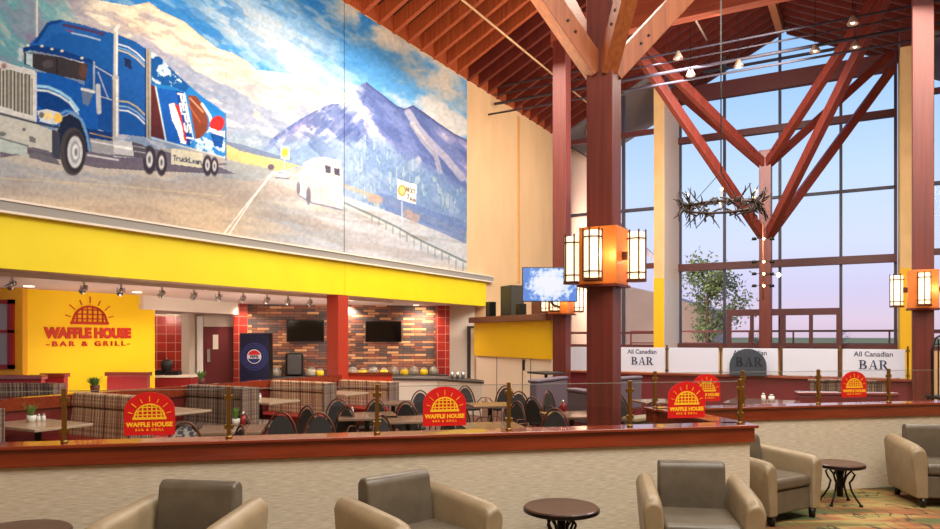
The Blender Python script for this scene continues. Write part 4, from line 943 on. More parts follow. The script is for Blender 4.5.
chair(435, 417, -1.0, 'black round-back chair directly behind the left edge of the middle sign')
chair(470, 387, .5, 'black round-back chair under the dark counter corner')
chair(503, 387, -.3, 'black round-back chair in front of the white kiosk panels')
chair(471, 404, .9, 'black round-back chair right beside the middle arched sign')
chair(507, 403, -.9, 'black round-back chair behind the post right of the middle sign')
chair(523, 393, .3, 'black round-back chair in front of the kiosk right of the brass post')
chair(540, 397, 2.4, 'black round-back chair facing the table with the red bottle')
chair(551, 411, -.4, 'black round-back chair nearest the glass, left of the big column')
chair(558, 392, .9, 'black round-back chair in front of the grey curved booth')
chair(519, 410, 1.3, 'black round-back chair close behind the glass right of the brass post')
chair(646, 404, -.8, 'black round-back chair right of the big column')
chair(628, 396, .6, 'black round-back chair in the gap between column and right arched sign')
def cafe_table(label, px, ytop, s=.42, rz=0.2):
    s *= .8
    D = D_of(ytop, .75); t = thing('cafe_table', label, 'table', at(px, D, .012), rz, 'square cafe tables')
    MB().box(-s, s, -s, s, .71, .745).build('tabletop', M['laminatedark'], t, bevel=.006)
    MB().tube([(0,0,.03),(0,0,.71)], .035, 10).build('pedestal', M['iron'], t); MB().lathe([(.001,0),(.24,0),(.23,.02),(.04,.04),(.001,.04)], seg=16).build('foot_plate', M['iron'], t)
cafe_table('square table with potted plant and red bottle behind the second brass post', 232, 429, .46)
cafe_table('square table below the red square pillar with a salt shaker', 367, 415.5, .5)
cafe_table('square table left of the middle arched sign', 408, 419)
cafe_table('small square table behind the middle arched sign in front of the counter', 393, 402.5, .4)
cafe_table('square table right of the middle arched sign close to the glass', 492, 426, .45)
cafe_table('lamp-lit square table in front of the kiosk', 490, 404.5, .42)
cafe_table('square table left of the big column', 572, 414.5, .46)
cafe_table('square table in the gap right of the big column', 655, 401, .4)
# small things on the tables
def plant(label, loc, s=1.0, pot='pot', kind='plant', leaves=26, hgt=.16):
    t = thing('potted_plant', label, kind, loc)
    MB().lathe([(.001,0),(.035*s,0),(.045*s,.07*s),(.038*s,.07*s),(.03*s,.05*s),(.001,.05*s)], seg=14).build('pot', M[pot], t, smooth=True)
    mb = MB(); rnd = random.Random(len(label))
    for i in range(leaves):
        a = rnd.random()*2*PI; sp = rnd.uniform(.01,.09)*s; h = rnd.uniform(.6,1)*hgt*s; w = .010*s; c, sn = math.cos(a), math.sin(a)
        b = Vector((0,0,.05*s)); m_ = Vector((sp*.5*c, sp*.5*sn, .05*s+h*.6)); e = Vector((sp*c, sp*sn, .05*s+h)); p = Vector((-sn,c,0))*w; k = Vector((0,0,.003))
        mb.add([b-p, b+p, m_+p, m_-p, e, b-p-k, b+p-k, m_+p-k, m_-p-k, e-k], [(0,1,2,3),(3,2,4),(5,8,7,6),(8,9,7),(0,3,8,5),(1,6,7,2),(3,4,9,8),(2,7,9,4)])
    mb.build('leaves', M['leaf'], t); return t
def shaker(label, loc, m='pot', h=.1, r=.025, cat='shaker', name='salt_shaker'):
    t = thing(name, label, cat, loc); MB().lathe([(.001,0),(r,0),(r*.9,h*.75),(.001,h*.75)], seg=12).build('body', M[m], t, smooth=True); MB().lathe([(.001,h*.75),(r*.8,h*.75),(r*.55,h),(.001,h)], seg=12).build('lid', M['steel'], t, smooth=True)
M['ketchup'] = mat('red_bottle', (150,20,18), .3)
def on(px, py, z): D = D_of(py, z); return at(px, D, z)
TZ = .757
plant('small leafy plant in a white pot on the far left booth table', at(31.5,9.05,.755), 1.25)
shaker('white shaker left of two beside the plant on the far left table', at(38.5,9.1,.755)); shaker('white shaker right of two beside the plant on the far left table', at(43.5,9.15,.755))
plant('small plant in a white pot on the table behind the second brass post', on(236,425,TZ), 1.1); shaker('red sauce bottle beside the plant behind the second brass post', on(243,425.5,TZ), 'ketchup', .17, .032, 'bottle', 'sauce_bottle')
shaker('white shaker left of two on the booth table left of the tan bench', on(254.5,399,.755)); shaker('white shaker right of two on the booth table left of the tan bench', on(260,399,.755))
shaker('white shaker on the table below the red square pillar', on(352,414,TZ))
shaker('small white shaker left of two right of the middle sign', on(527,424,TZ-.09)) if False else None
shaker('red bottle on the table left of the big column', on(563,411,TZ), 'ketchup', .16, .03, 'bottle', 'sauce_bottle')
plant('round grey-green succulent standing on the divider below the wall lettering', at(95,10.35,1.03), 1.5, 'terra', leaves=60, hgt=.11)
plant('small grassy plant in a brown pot on the divider before the maroon door', at(201,12.15,1.03), 1.3, 'terra', leaves=40, hgt=.14)

# ================================================================= behind the divider
def panel_wall(name, label, p, q, z, m='redpaint'):
    p, q = Vector(p), Vector(q); an = math.atan2(q.y-p.y, q.x-p.x); Ln = (q-p).length
    t = thing(name, label, 'partition', (p.x,p.y,0), an, 'low red partitions behind the divider')
    MB().box(0, Ln, 0, .12, 0, z-.05).build('panel', M[m], t); MB().box(-.03, Ln+.03, -.03, .15, z-.05, z+.02).build('cap_board', M['cap'], t, bevel=.006)
panel_wall('low_partition', 'low red partition with wooden cap at the left edge behind the striped bench', at(-25, 12.1), at(41, 12.1), 1.17)
panel_wall('low_partition', 'low red partition with wooden cap set back right of the left edge one', at(42, 12.7), at(64, 12.7), 1.17)
panel_wall('low_partition', 'low red partition with wooden cap below the wall lettering', at(107, 12.9), at(147, 12.9), 1.18)
t = bench('dark striped bench back in front of the left edge partition', 0, -.55, .55, 'plaiddark', False, 1.1); put(t, at(26, 11.5), 0)
t = thing('service_counter', 'pale topped service counter with coffee machines in front of the red tiles', 'counter', at(148, 16.4), 0)
MB().box(0, 1.0, 0, .55, 0, .9).build('cabinet', M['redpaint'], t); MB().box(-.03, 1.03, -.04, .58, .9, .95).build('worktop', M['white'], t, bevel=.006)
for px, wd, h, la in ((157, .16, .17, 'left of the two by the red tiles'), (173, .17, .15, 'right of the two by the red tiles')):
    t = thing('coffee_machine', 'black coffee machine on the service counter, '+la, 'coffee machine', at(px, 16.6, .95)); MB().box(-wd, wd, -.12, .12, 0, h*.6).build('body', M['black'], t, bevel=.02)
t = thing('coffee_urn', 'dark coffee urn between the machines on the service counter', 'urn', at(166.5, 16.75, .95))
MB().lathe([(.001,0),(.11,0),(.11,.2),(.14,.22),(.13,.3),(.05,.36),(.001,.36)], seg=16).build('body', M['darkgrey'], t, smooth=True); MB().tube([(0,0,.34),(0,0,.4)], .02, 8).build('lid_knob', M['steel'], t)
# drinks cooler
t = thing('drinks_cooler', 'navy drinks cooler with round red, white and blue emblem before the stone wall', 'cooler', at(254.5, 18.7), 0)
MB().box(-.39, .39, 0, .35, 0, 1.94).build('body', M['black'], t, bevel=.01); MB().box(-.38,.38,-.02,0,.06,1.92).build('front_panel', mat('navy_front', (22,30,66), .35), t)
ring = mat('faint_blue_ring', (52,66,140), .4)
zc = 1.03+.29
for r in (.25,.30,.35):
    MB().lathe([(r-.012,0),(r+.012,0),(r+.012,.004),(r-.012,.004),(r-.012,0)], seg=40).build('ring', ring, t).rotation_euler = (PI/2,0,0); t.children[-1].location = (0,-.021,zc)
def seg_disc(R, f, y0, y1):      # part of a disc
    return [(R*math.cos(a), R*math.sin(a)) for a in f]
def disc(name, R, m, y, a0=0, a1=2*PI, n=36):
    pts = [(R*math.cos(a0+(a1-a0)*i/n), R*math.sin(a0+(a1-a0)*i/n)) for i in range(n+(0 if a1-a0 > 6 else 1))]
    o = MB().prism(pts, -.003, 0, lambda x, z, q: (x, q, z)).build(name, m, t); o.location = (0,y,zc); return o
disc('emblem_disc', .19, mat('emblem_white', (236,236,240), .4), -.026); disc('emblem_red', .168, mat('emblem_red', (214,30,36), .4), -.030, .28, PI-.28); disc('emblem_blue', .168, mat('emblem_blue', (26,50,130), .4), -.030, PI+.34, 2*PI-.34)
text('lettering', 'PEPSI', .105, mat('ink_navy', (20,26,60), .5), t, (0,-.031,zc-.038), offset=.0045, ext=.001, xs=.95)
# televisions on the stone wall
for px, py, la in ((305.5, 331, 'black wall television left of the red square pillar'), (383.5, 331.5, 'black wall television right of the red square pillar')):
    r, D = r_at(px, 20.42); t = thing('television', la, 'television', rest(r, 20.42, EYE-(py-HY)*D/F_PX), ROT_R, 'black televisions on the stone wall')
    MB().box(-.52,.52,-.04,.03,-.31,.31).build('housing', M['black'], t, bevel=.01); MB().box(-.495,.495,-.044,-.04,-.285,.285).build('screen', mat('dark_screen', (8,8,10), .08), t); MB().box(-.15,.15,.03,.08,-.1,.1).build('wall_mount', M['iron'], t)
# long back counter with serving jars
CZ = .76
r0, r1 = r_at(273, 20)[0], r_at(446, 20)[0]
t = thing('back_counter', 'long dark-topped counter along the stone wall', 'counter', rest(0,0), ROT_R)
MB().box(r0, r1, 19.75, 20.3, 0, CZ-.04).build('cabinet', M['orange'], t); MB().box(r0-.02, r1+.02, 19.7, 20.33, CZ-.04, CZ).build('worktop', M['darkgrey'], t)
def jar(px, m, label, r=.11, h=.16, name='serving_jar', cat='jar', g='serving jars along the stone wall'):
    rr_, D = r_at(px, 20.0); q = thing(name, label, cat, rest(rr_, 20.0, CZ), 0, g)
    MB().lathe([(.001,0),(r*.8,0),(r,.03),(r,h*.8),(r*.7,h),(.001,h)], seg=14).build('body', m, q, smooth=True); MB().lathe([(.001,h),(r*.72,h),(r*.72,h+.03),(.02,h+.05),(.001,h+.06)], seg=14).build('lid', M['steel'], q, smooth=True)
my = mat('yellow_jar', (226,190,20), .4); mw_ = mat('pale_container', (150,144,132), .35, .3)
nm = ['first','second','third','fourth']
for i, px in enumerate((363,384,404.5,424)): jar(px, my, f'yellow jar on the counter right of the red pillar, {nm[i]} from the pillar')
for i, px in enumerate((353,373.5,394,414,434)): jar(px, mw_, f'pale metal container on the counter right of the red pillar, {(nm+["fifth"])[i]} from the pillar', .13, .19, 'serving_container', 'container', 'metal containers along the stone wall')
jar(268, my, 'yellow jar on the counter next to the drinks cooler'); jar(276, mw_, 'pale round container beside the cooler-side yellow jar', .14, .2, 'serving_container', 'container'); jar(311, mw_, 'pale metal container left of the red pillar', .15, .2, 'serving_container', 'container'); jar(320, my, 'yellow jar just left of the red pillar')
rr_, D = r_at(294.5, 20.1); t = thing('loudspeaker', 'black rounded loudspeaker standing below the left television', 'speaker', rest(rr_, 20.1, CZ), ROT_R)
MB().box(-.24,.24,-.14,.14,0,.64).build('housing', M['black'], t, bevel=.07, seg=4); MB().box(-.18,.18,-.155,-.14,.06,.58).build('grille', M['darkgrey'], t, bevel=.01)
# square red pillar carrying the mural wall
a_, u_ = .15, 10*.0+0
t_ = (338.5-CX)/F_PX; Dp_ = 10.03/(HS-t_*HC); up = Dp_*(t_*HS+HC)
pl = thing('square_pillar', 'square red pillar carrying the yellow beam between the televisions', 'pillar', hall(up+.08, -10.12, 0), ROT_H)
MB().box(-.16,.16,-.17,.17,0,2.75).build('shaft', M['pillar'], pl, bevel=.006)
# orange partition and L-shaped counter
t = thing('low_partition', 'low orange-lit partition with wooden cap right of the square pillar', 'partition', at(348, 16.1), 0, 'low red partitions behind the divider')
MB().box(0,1.0,0,.12,0,.98).build('panel', M['orange'], t); MB().box(-.02,1.02,-.02,.14,.96,1.03).build('cap_board', M['cap'], t)  # panel colour carries the orange of the warm light falling on it
cp = [at(345,17.9), at(437,17.6), at(484,16.3), at(484,17.0), at(452,18.7), at(345,19.2)]
t = thing('counter', 'white-fronted corner counter with dark top beside the kiosk', 'counter', (0,0,0))
ins_ = [(p.x*.995, p.y+.04) for p in cp]
MB().prism([(p.x, p.y) for p in cp], .76, .80).build('worktop', M['darkgrey'], t); MB().prism([(ins_[0][0],ins_[0][1]),(ins_[1][0],ins_[1][1]),(ins_[2][0]-.05,ins_[2][1]+.04),(ins_[3][0]-.05,ins_[3][1]-.04),(ins_[4][0],ins_[4][1]-.1),(ins_[5][0],ins_[5][1]-.1)], .012, .76).build('front', M['white'], t)
for i, px in enumerate((452,457.5,463)):
    g_ = thing('drinking_glass', f'clear glass on the dark counter corner, {["left","middle","right"][i]} of three', 'glass', at(px, 17.55, .80), 0, 'glasses on the counter corner'); MB().lathe([(.001,0),(.04,0),(.05,.17),(.045,.17),(.036,.01),(.001,.01)], seg=12).build('body', M['steel'], g_, smooth=True)

# ================================================================= yellow kiosk
kp, kq = Vector(at(474,20.5)), Vector(at(550,17.0)); kd = (kq-kp); kl = kd.length; ka = math.atan2(kd.y, kd.x)
t = thing('kiosk', 'yellow and white kiosk with brown slab top beside the mural wall', 'kiosk', (kp.x,kp.y,0), ka)
ky = mat('kiosk_yellow', (240,194,8), .5); kw = mat('kiosk_white', (240,222,198), .5)
MB().box(0.05, kl, .05, .5, .012, 1.3).build('lower_panel', kw, t); MB().box(0, kl, 0, .55, 1.3, 2.24).build('fascia', ky, t); MB().box(-.08, kl+.05, -.14, .6, 2.24, 2.4).build('slab_top', mat('brown_slab', (122,76,58), .6), t, bevel=.01)
for x in (kl*.32, kl*.66, kl*.76): MB().box(x-.008, x+.008, .04, .05, .012, 1.3).build('panel_joint', M['darkgrey'], t)
MB().box(kl*.685-.03, kl*.685+.03, .0, .05, .98, 1.26).build('handle', M['black'], t, bevel=.02)
def on_kiosk(s, off, z=2.4): d = kd.normalized(); n_ = Vector((-d.y, d.x, 0)); return kp+d*(s*kl)+n_*off+Vector((0,0,z))
def kbox(name, label, cat, s, off, wd, dp, h, m, extra=None):
    q = thing(name, label, cat, on_kiosk(s, off), ka); MB().box(-wd/2, wd/2, -dp/2, dp/2, 0, h).build('housing', m, q, bevel=.01)
    if extra: MB().box(-wd/2+.03, wd/2-.03, -dp/2-.006, -dp/2, .04, h-.04).build('front_grille', extra, q)
kbox('loudspeaker', 'small black loudspeaker at the left end of the kiosk top', 'speaker', .2, .12, .26, .2, .42, M['black'], M['darkgrey'])
kbox('stage_cabinet', 'tall dark cabinet standing on the kiosk top left of the television', 'cabinet', .42, .3, .58, .4, .82, mat('dark_olive', (50,48,42), .5), M['darkgrey'])
kbox('black_box', 'small black box on the kiosk top in front of the tall dark cabinet', 'box', .62, .1, .22, .2, .3, M['black'])
kbox('brown_crate', 'brown crate on the kiosk top under the television', 'crate', .82, .2, .42, .3, .34, mat('brown_crate', (110,62,46), .6))
# television on the slim column
t = thing('television', 'lit blue television hung on the slim timber column', 'television', at(550, 15.3, EYE+(HY-284.5)*15.3/F_PX), math.radians(2))
MB().box(-.6,.6,0,.05,-.375,.375).build('housing', M['darkgrey'], t, bevel=.008)
sm_ = mat('lit_tv_screen', (20,40,90), .3); b_ = sm_.node_tree.nodes['Principled BSDF']
tcn = N(sm_, 'ShaderNodeTexCoord'); mp_ = N(sm_, 'ShaderNodeMapping'); mp_.inputs['Scale'].default_value = (1,1,1); nz_ = N(sm_, 'ShaderNodeTexNoise'); nz_.inputs['Scale'].default_value = 9; nz_.inputs['Detail'].default_value = 3
L(sm_, tcn.outputs['Object'], mp_.inputs[0]); L(sm_, mp_.outputs[0], nz_.inputs['Vector'])
gr_ = N(sm_, 'ShaderNodeTexGradient'); gr_.gradient_type = 'SPHERICAL'; mg_ = N(sm_, 'ShaderNodeMapping'); mg_.inputs['Scale'].default_value = (1.7,0,2.2); L(sm_, tcn.outputs['Object'], mg_.inputs[0]); L(sm_, mg_.outputs[0], gr_.inputs[0])
ad_ = N(sm_, 'ShaderNodeMath'); ad_.operation = 'MULTIPLY_ADD'; L(sm_, gr_.outputs['Fac'], ad_.inputs[0]); ad_.inputs[1].default_value = .75; L(sm_, nz_.outputs['Fac'], ad_.inputs[2])
rp_ = ramp(sm_, [(.56, (92,136,214)), (.66, (150,182,232)), (.74, (226,236,250)), (.95, (250,250,252))]); L(sm_, ad_.outputs[0], rp_.inputs[0]); L(sm_, rp_.outputs[0], b_.inputs['Emission Color']); b_.inputs['Emission Strength'].default_value = .9
MB().box(-.58,.58,-.004,0,-.355,.355).build('screen', sm_, t); MB().tube([(0,.05,-.3),(.12,.35,-.42),(.35,.9,-.45)],.03,8).build('wall_mount', M['iron'], t)

# ================================================================= bar side: booths and tables behind the white signs
def sofa_back(label, p, q, z, m, mcap=None, d=.35, cat='booth bench'):
    p, q = Vector(p), Vector(q); an = math.atan2(q.y-p.y, q.x-p.x); Ln = (q-p).length
    t = thing('booth_sofa', label, cat, (p.x,p.y,0), an)
    MB().box(0, Ln, 0, d, .012, .42).build('base', M['maroon'], t); MB().box(0, Ln, 0, .16, .42, z-.06).build('backrest', M[m], t, bevel=.03); MB().box(-.01, Ln+.01, -.02, .2, z-.06, z).build('top_rail', M[mcap or m], t, bevel=.025)
M['glossred'] = mat('glossy_red_rail', (120,50,54), .08, coat=1)
M['greyvinyl'] = mat('grey_violet_vinyl', (104,92,104), .5)
sofa_back('grey vinyl booth back left of the big column, higher one', at(537,13.2), at(568,14.4), 1.04, 'greyvinyl')
sofa_back('grey vinyl booth back close behind the big column', at(567,12.0), at(596,11.2), .98, 'greyvinyl')
sofa_back('grey vinyl booth back showing right of the big column', at(610,13.4), at(642,14.2), 1.06, 'greyvinyl')
sofa_back('brown leather booth back right of the big column under the white sign', at(634,8.6), at(668,9.0), .86, 'leatherdark', 'leather')
t = thing('bar_table', 'tall narrow table with dark top in front of the kiosk', 'table', at(546, 15.2), ka)
MB().box(-.36,.36,-.25,.25,1.05,1.09).build('tabletop', M['darkgrey'], t); MB().tube([(0,0,.02),(0,0,1.05)], .035, 10).build('pedestal', M['iron'], t); MB().lathe([(.001,.012),(.22,.012),(.2,.03),(.001,.04)], seg=16).build('foot_plate', M['iron'], t)
t = thing('long_table', 'dark glossy table behind the right half wall with two white jars', 'table', at(763, 11.7), ROT_H)
MB().box(-.55,.55,-.5,.5,.74,.775).build('tabletop', mat('glossy_dark_top', (112,78,70), .12), t, bevel=.006); MB().tube([(0,0,.03),(0,0,.74)], .04, 10).build('pedestal', M['iron'], t); MB().box(-.3,.3,-.3,.3,.012,.04).build('foot_plate', M['iron'], t)
shaker('white jar left of two on the dark glossy table', at(763.5,11.7,.775), 'pot', .14, .035, 'jar', 'condiment_jar'); shaker('white jar right of two on the dark glossy table', at(771.5,11.7,.775), 'pot', .12, .05, 'jar', 'condiment_jar')
sofa_back('long dark red booth with glossy top rail behind the small arched sign', at(797,12.2), at(900,11.9), .90, 'maroon', 'glossred', .5)
sofa_back('striped booth back below the plain white sign', at(815,14.0), at(846,14.2), 1.0, 'plaiddark')
sofa_back('striped booth back below the right lettered sign', at(864,13.9), at(918,13.8), 1.0, 'plaiddark')
# wrought iron chair back at the right edge
t = thing('bar_stool', 'black iron hoop-backed bar stool at the right edge beyond the lanterns', 'stool', at(944, 12.6), 0)
MB().tube([(-.2,0,.5),(-.22,0,1.6),(-.15,0,1.82),(0,0,1.9),(.15,0,1.82),(.22,0,1.6),(.2,0,.5)], .02, 8).build('hoop', M['iron'], t, smooth=True)
for x in (-.1,0,.1): MB().tube([(x,0,.8),(x,0,1.8)], .012, 6).build('bar', M['iron'], t)
MB().box(-.22,.22,-.2,.2,.74,.8).build('seat', M['black'], t, bevel=.02)
for x in (-.18,.18):
    for y in (-.16,.16): MB().tube([(x,y,.74),(x*1.1,y*1.1,.012)], .018, 6).build('leg', M['iron'], t)

# ================================================================= wall lettering on the yellow wall
su = []
for px in (44, 131): t_ = (px-CX)/F_PX; D = 13.84/(HS-t_*HC); su.append(D*(t_*HS+HC))
uc = (su[0]+su[1])/2; wl = su[1]-su[0]
t = thing('wall_sign', 'red lettered sign with sun emblem on the yellow wall', 'sign', hall(uc, -13.84, EYE), ROT_H+PI/2-PI)
t.rotation_euler = (0,0,ROT_H+PI/2)
h1 = .225
tx = text('lettering', 'WAFFLE HOUSE', h1*1.2, M['wallred'], t, (0,-.012,-.02), offset=.019, ext=.008)
bpy.context.view_layer.update(); sc_ = wl/max(.1, tx.dimensions.x); tx.scale = (sc_,1,1)
tx2 = text('lettering', '-BAR & GRILL-', .135, M['wallred'], t, (0,-.012,-.19), offset=.004, ext=.008, space=1.5); bpy.context.view_layer.update(); tx2.scale = (wl*.96/max(.1, tx2.dimensions.x),1,1)
em = emblem(.36, .27, -.004, 'emblem', M['wallred'], t, .014); em.scale = (1.06,1,1)

# ================================================================= track lights and downlights of the dining ceiling
tr = tag(hbox('light_track', 4.3, 14.6, -10.53, -10.49, 2.69, 2.75, M['white']), 'white ceiling track carrying the spotlights behind the yellow beam', 'track')
def track_head(px, label, k):
    t_ = (px-CX)/F_PX; D = 10.51/(HS-t_*HC); u = D*(t_*HS+HC)
    q = thing('track_spotlight', label, 'spotlight', hall(u, -10.51, 2.69), ROT_H+.3*(k % 3), 'chrome spotlights on the ceiling track')
    MB().tube([(0,0,0),(0,0,-.06)], .02, 8).build('stem', M['chrome'], q)
    MB().tube([(.0,.04,-.07),(0,-.05,-.16)], [.035,.05], 12).build('head', M['chrome'], q, smooth=True)
    MB().tube([(-.06,0,-.05),(-.06,0,-.13)], .008, 6).build('yoke', M['chrome'], q); MB().tube([(.06,0,-.05),(.06,0,-.13)], .008, 6).build('yoke', M['chrome'], q)
tl = ['outermost to the left','second from the left','third from the left, above the lettering','fourth from the left','fifth from the left, by the white bulkhead','sixth, above the tiled alcove','seventh, above the maroon door','eighth, above the drinks cooler','ninth, left of the left television','last before the red pillar']
for k, px in enumerate((12,84,121,162,194,219,243,267,288,310)): track_head(px, f'chrome track spotlight, {tl[k]}', k)
dl = ['left over the yellow wall','right over the yellow wall','at the start of the bulkhead','above the bulkhead','right of the red pillar','above the right television']
for k, (px, py) in enumerate(((29,286),(103,281),(137,292),(208,289.5),(352,300),(416,305))):
    D = .9*F_PX/(HY-py); p = at(px, D, 2.748)
    o = MB().lathe([(.001,0),(.085,0),(.085,-.012),(.001,-.012)], p, 20).build('downlight', M['disc']); tag(o, f'round recessed downlight, {dl[k]}', 'downlight', 'round downlights in the dining ceiling')

# ================================================================= antler chandelier
w, z = wz(721, 207, 11.6); cpos = hall(11.6, w, z)
ch = thing('antler_chandelier', 'round chandelier of dark branching antlers hanging before the window', 'chandelier', cpos, 0)
am = noisy('antler', (74,56,46), (44,34,32), 8, (1,1,1), .6)
rnd = random.Random(11); R = .60
MB().tube([(R*.9*math.cos(a), R*.9*math.sin(a), 0) for a in [2*PI*i/28 for i in range(28)]], .022, 6, closed=True).build('ring', am, ch, smooth=True)
for i in range(34):
    a = 2*PI*i/34+rnd.uniform(-.1,.1); up_ = rnd.choice((1,1,-1)); mb = MB()
    def P_(rr__, aa, zz): return Vector((rr__*math.cos(aa), rr__*math.sin(aa), zz))
    da = rnd.choice((-1,1))*rnd.uniform(.35,.6); main = [P_(R*(.8+.1*k)+.02, a+da*k/3, (-.06+.1*k*k*.33)*up_) for k in range(4)]
    mb.tube(main, [.016,.014,.011,.005], 6)
    for k in (1, 2):
        b = main[k]; e = b+Vector((math.cos(a)*rnd.uniform(-.02,.14), math.sin(a)*rnd.uniform(-.02,.14), up_*rnd.uniform(.06,.14))); mb.tube([b, (b+e)/2+Vector((.02,.01,0)), e], [.016,.012,.004], 5)
    b = main[1]; e = b+Vector((math.cos(a)*.08, math.sin(a)*.08, -rnd.uniform(.06,.15))); mb.tube([b, (b+e)/2+Vector((-.02,.01,0)), e], [.016,.012,.004], 5)
    mb.build('antler', am, ch, smooth=True)
for i in range(6):
    a = 2*PI*i/6+.2; MB().lathe([(.001,.05),(.014,.05),(.014,.14),(.001,.14)], (R*.95*math.cos(a),R*.95*math.sin(a),0), 8).build('candle', M['pot'], ch); MB().sphere((R*.95*math.cos(a),R*.95*math.sin(a),.17), .022, 8, 6).build('candle_bulb', M['bulb'], ch, smooth=True)
for i in range(3): a = 2*PI*i/3+.5; MB().tube([(R*.85*math.cos(a),R*.85*math.sin(a),.02),(0,0,.55)], .006, 5).build('chain', M['iron'], ch)
MB().tube([(0,0,.55),(0,0,roof_z(w)-z+.1)], .010, 6).build('cable', M['iron'], ch)
# hanging rod lamp in front of the far column
w, z = wz(763, 300, 20.5); rp0 = hall(20.5, w, z); rl = thing('rod_lamp', 'slim hanging rod lamp with small lit bulbs before the far forked column', 'lamp', rp0, 0)
D = rp0.y; px2m = D/F_PX
MB().tube([(0,0,0),(0,0,78*px2m)], .02, 8).build('rod', mat('copper_rod', (190,120,90), .3, .8), rl, smooth=True)
for k, zz in enumerate((61, 38, 26, 14)):
    MB().sphere((0,-.05,zz*px2m), .035, 10, 8).build('lamp_bulb', M['bulb'], rl, smooth=True)
    for s in (-1, 1):
        MB().tube([(0,0,zz*px2m),(s*.2,0,zz*px2m+.02)], .008, 5).build('arm', M['iron'], rl)
        MB().lathe([(.001,.05),(.05,.04),(.07,-.03),(.001,-.02)], (s*.24,0,zz*px2m), 10).build('lamp_head', M['iron'], rl, smooth=True)
MB().sphere((.42,0,25*px2m), .06, 12, 8).build('globe_bulb', M['bulb'], rl, smooth=True); MB().tube([(0,0,25*px2m),(.42,0,25*px2m)], .012, 6).build('arm', M['iron'], rl)

# ================================================================= inner entrance screen by the window
es = thing('entrance_frame', 'dark red metal door frame standing before the big window', 'door frame', (0,0,0), ROT_H)
EU = 25.9
def ew(px): t_ = (px-CX)/F_PX; return EU*(t_*HC-HS)/(t_*HS+HC)
wa, wb = ew(727), ew(841)
MB().box(wa, wb, EU-.08, EU+.06, 2.56, 2.78).build('header', M['frame'], es)
for px, wd in ((729,.12),(752,.09),(783,.13),(811,.09),(839,.12)): MB().box(ew(px)-wd/2*1.3, ew(px)+wd/2*1.3, EU-.06, EU+.05, .0, 2.56).build('post', M['frame'], es)
MB().box(wa, wb, EU-.05, EU+.04, 1.50, 1.62).build('mid_rail', M['frame'], es)

# ================================================================= outdoors
struct(MB().box(-300, 600, 41, 1500, -.4, -.3).build('ground', noisy('prairie', (240,176,84), (248,190,104), .02, (1,1,1), .95)))
o = hbox('terrace', UE+.3, 60, -30, 30, -.2, -.05, mat('paving', (150,136,128), .8)); struct(o)
rl_ = thing('terrace_railing', 'dark red terrace railing outside the big window', 'railing', (0,0,0), ROT_H)
RU = 30.0
MB().box(-9, 4, RU-.03, RU+.03, 2.02, 2.1).build('hand_rail', M['frame'], rl_)
for i in range(9): MB().box(-9+i*1.6-.03, -9+i*1.6+.03, RU-.03, RU+.03, -.05, 2.02).build('post', M['frame'], rl_)
MB().box(-9, 4, RU-.02, RU+.02, 1.55, 1.6).build('lower_rail', M['frame'], rl_)
# neighbouring wing seen through the left bay
nb = thing('neighbouring_wing', 'peach walled wing of the building outside the left window bay', 'building', (0,0,0), ROT_H)
wm = noisy('peach_render', (226,190,164), (214,178,154), .6, (1,1,1), .9)
MB().box(-15.0, -10.35, 26.5, 29.3, 0, 11.5).build('wall', wm, nb)
def hw_at(px, u): t_ = (px-CX)/F_PX; return u*(t_*HC-HS)/(t_*HS+HC), u/(t_*HS+HC)
wL, DL = hw_at(560, 40); wR, DR = hw_at(657, 40)
zl = EYE+(HY-272)*DL/F_PX; zr = EYE+(HY-293)*DR/F_PX
mb = MB(); mb.prism([(wL,0),(wR+3,0),(wR+3,zr-1.0),(wR,zr),(wL,zl)], 40, 46, lambda x, z_, q: (x, q, z_)); mb.build('low_gable', wm, nb)
o = MB().beam(hall(30, hw_at(566,30)[0], EYE+(HY-150)*30/F_PX*.93), hall(30, hw_at(662,30)[0], EYE+(HY-266)*30/F_PX*1.0), .18, .2).build('canopy_strut', M['mullion']); tag(o, 'dark diagonal canopy strut outside the left window bay', 'strut')
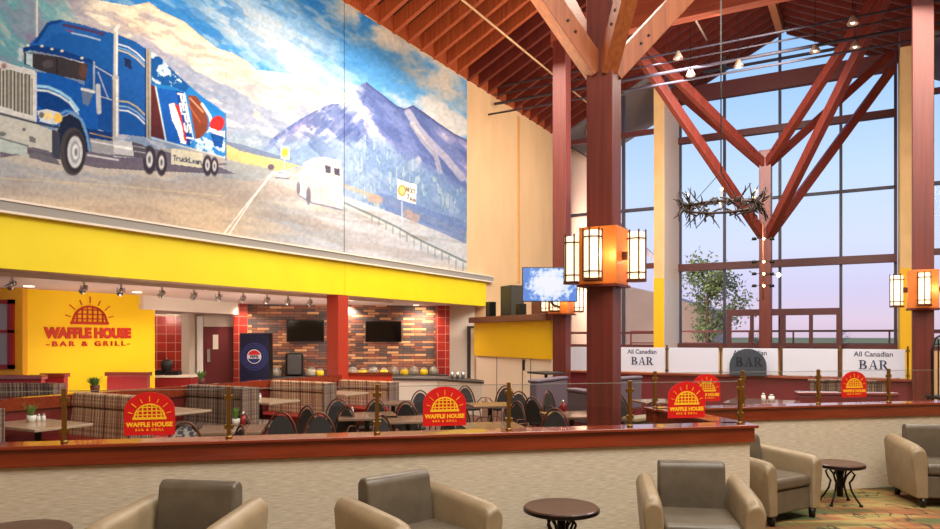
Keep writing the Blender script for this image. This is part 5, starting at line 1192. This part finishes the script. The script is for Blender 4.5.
# trees
def tree(name, label, px, D, ytop, width, seed, n=1500, group=None, z0=-.2, cmin=.28):
    t = thing(name, label, 'tree', at(px, D, z0)); rnd = random.Random(seed); H = EYE+(HY-ytop)*D/F_PX-z0; Rr = width*D/F_PX/2
    tk = MB(); tk.tube([(0,0,0),(.05,0,H*.3),(-.05,0,H*.6),(0,0,H*.95)], [.09,.07,.045,.015], 8); ends = []
    for i in range(16):
        h = H*rnd.uniform(cmin,.85); a = rnd.random()*2*PI; l = Rr*rnd.uniform(.5,1)*(1.15-.6*h/H); e = Vector((l*math.cos(a), l*math.sin(a), h+l*rnd.uniform(.3,.8)))
        tk.tube([(0,0,h),(e.x*.5,e.y*.5,(h+e.z)/2+.1),tuple(e)], [.03,.02,.008], 5); ends.append((Vector((0,0,h)), e))
    tk.build('trunk', mat('bark', (84,64,50), .9), t, smooth=True)
    lf = MB(); s = .075*H/5
    for i in range(n):
        a_, b_ = rnd.choice(ends); f = rnd.uniform(.35,1.1); p = a_.lerp(b_, f)+Vector((rnd.gauss(0,1),rnd.gauss(0,1),rnd.gauss(0,1)))*Rr*.13
        x = Vector((rnd.uniform(-1,1),rnd.uniform(-1,1),rnd.uniform(-1,1))).normalized(); y = x.orthogonal().normalized(); k = x.cross(y)*.006
        lf.add([p-x*s, p+y*s*.6, p+x*s, p-y*s*.6, p-x*s+k, p+y*s*.6+k, p+x*s+k, p-y*s*.6+k], [(0,1,2,3),(7,6,5,4),(0,3,7,4),(1,0,4,5),(2,1,5,6),(3,2,6,7)])
    o = lf.build('foliage', M['leafout'], t, fix=False)
M['leafout'] = noisy('outdoor_leaves', (88,112,70), (128,136,84), 3, (1,1,1), .7)
tree('young_tree', 'young leafy tree outside the left part of the big window', 708, 33, 252, 92, 5, 3000)
for i, (px, D, yt, wd) in enumerate(((760,60,329,34),(700,55,326,50),(842,70,330,22),(668,52,325,34))):
    tree('bush', f'low green bush on the horizon {["behind the far forked column","below the young tree","right of the entrance frame","left of the young tree"][i]}', px, D, yt, wd, 20+i, 500, cmin=.05)
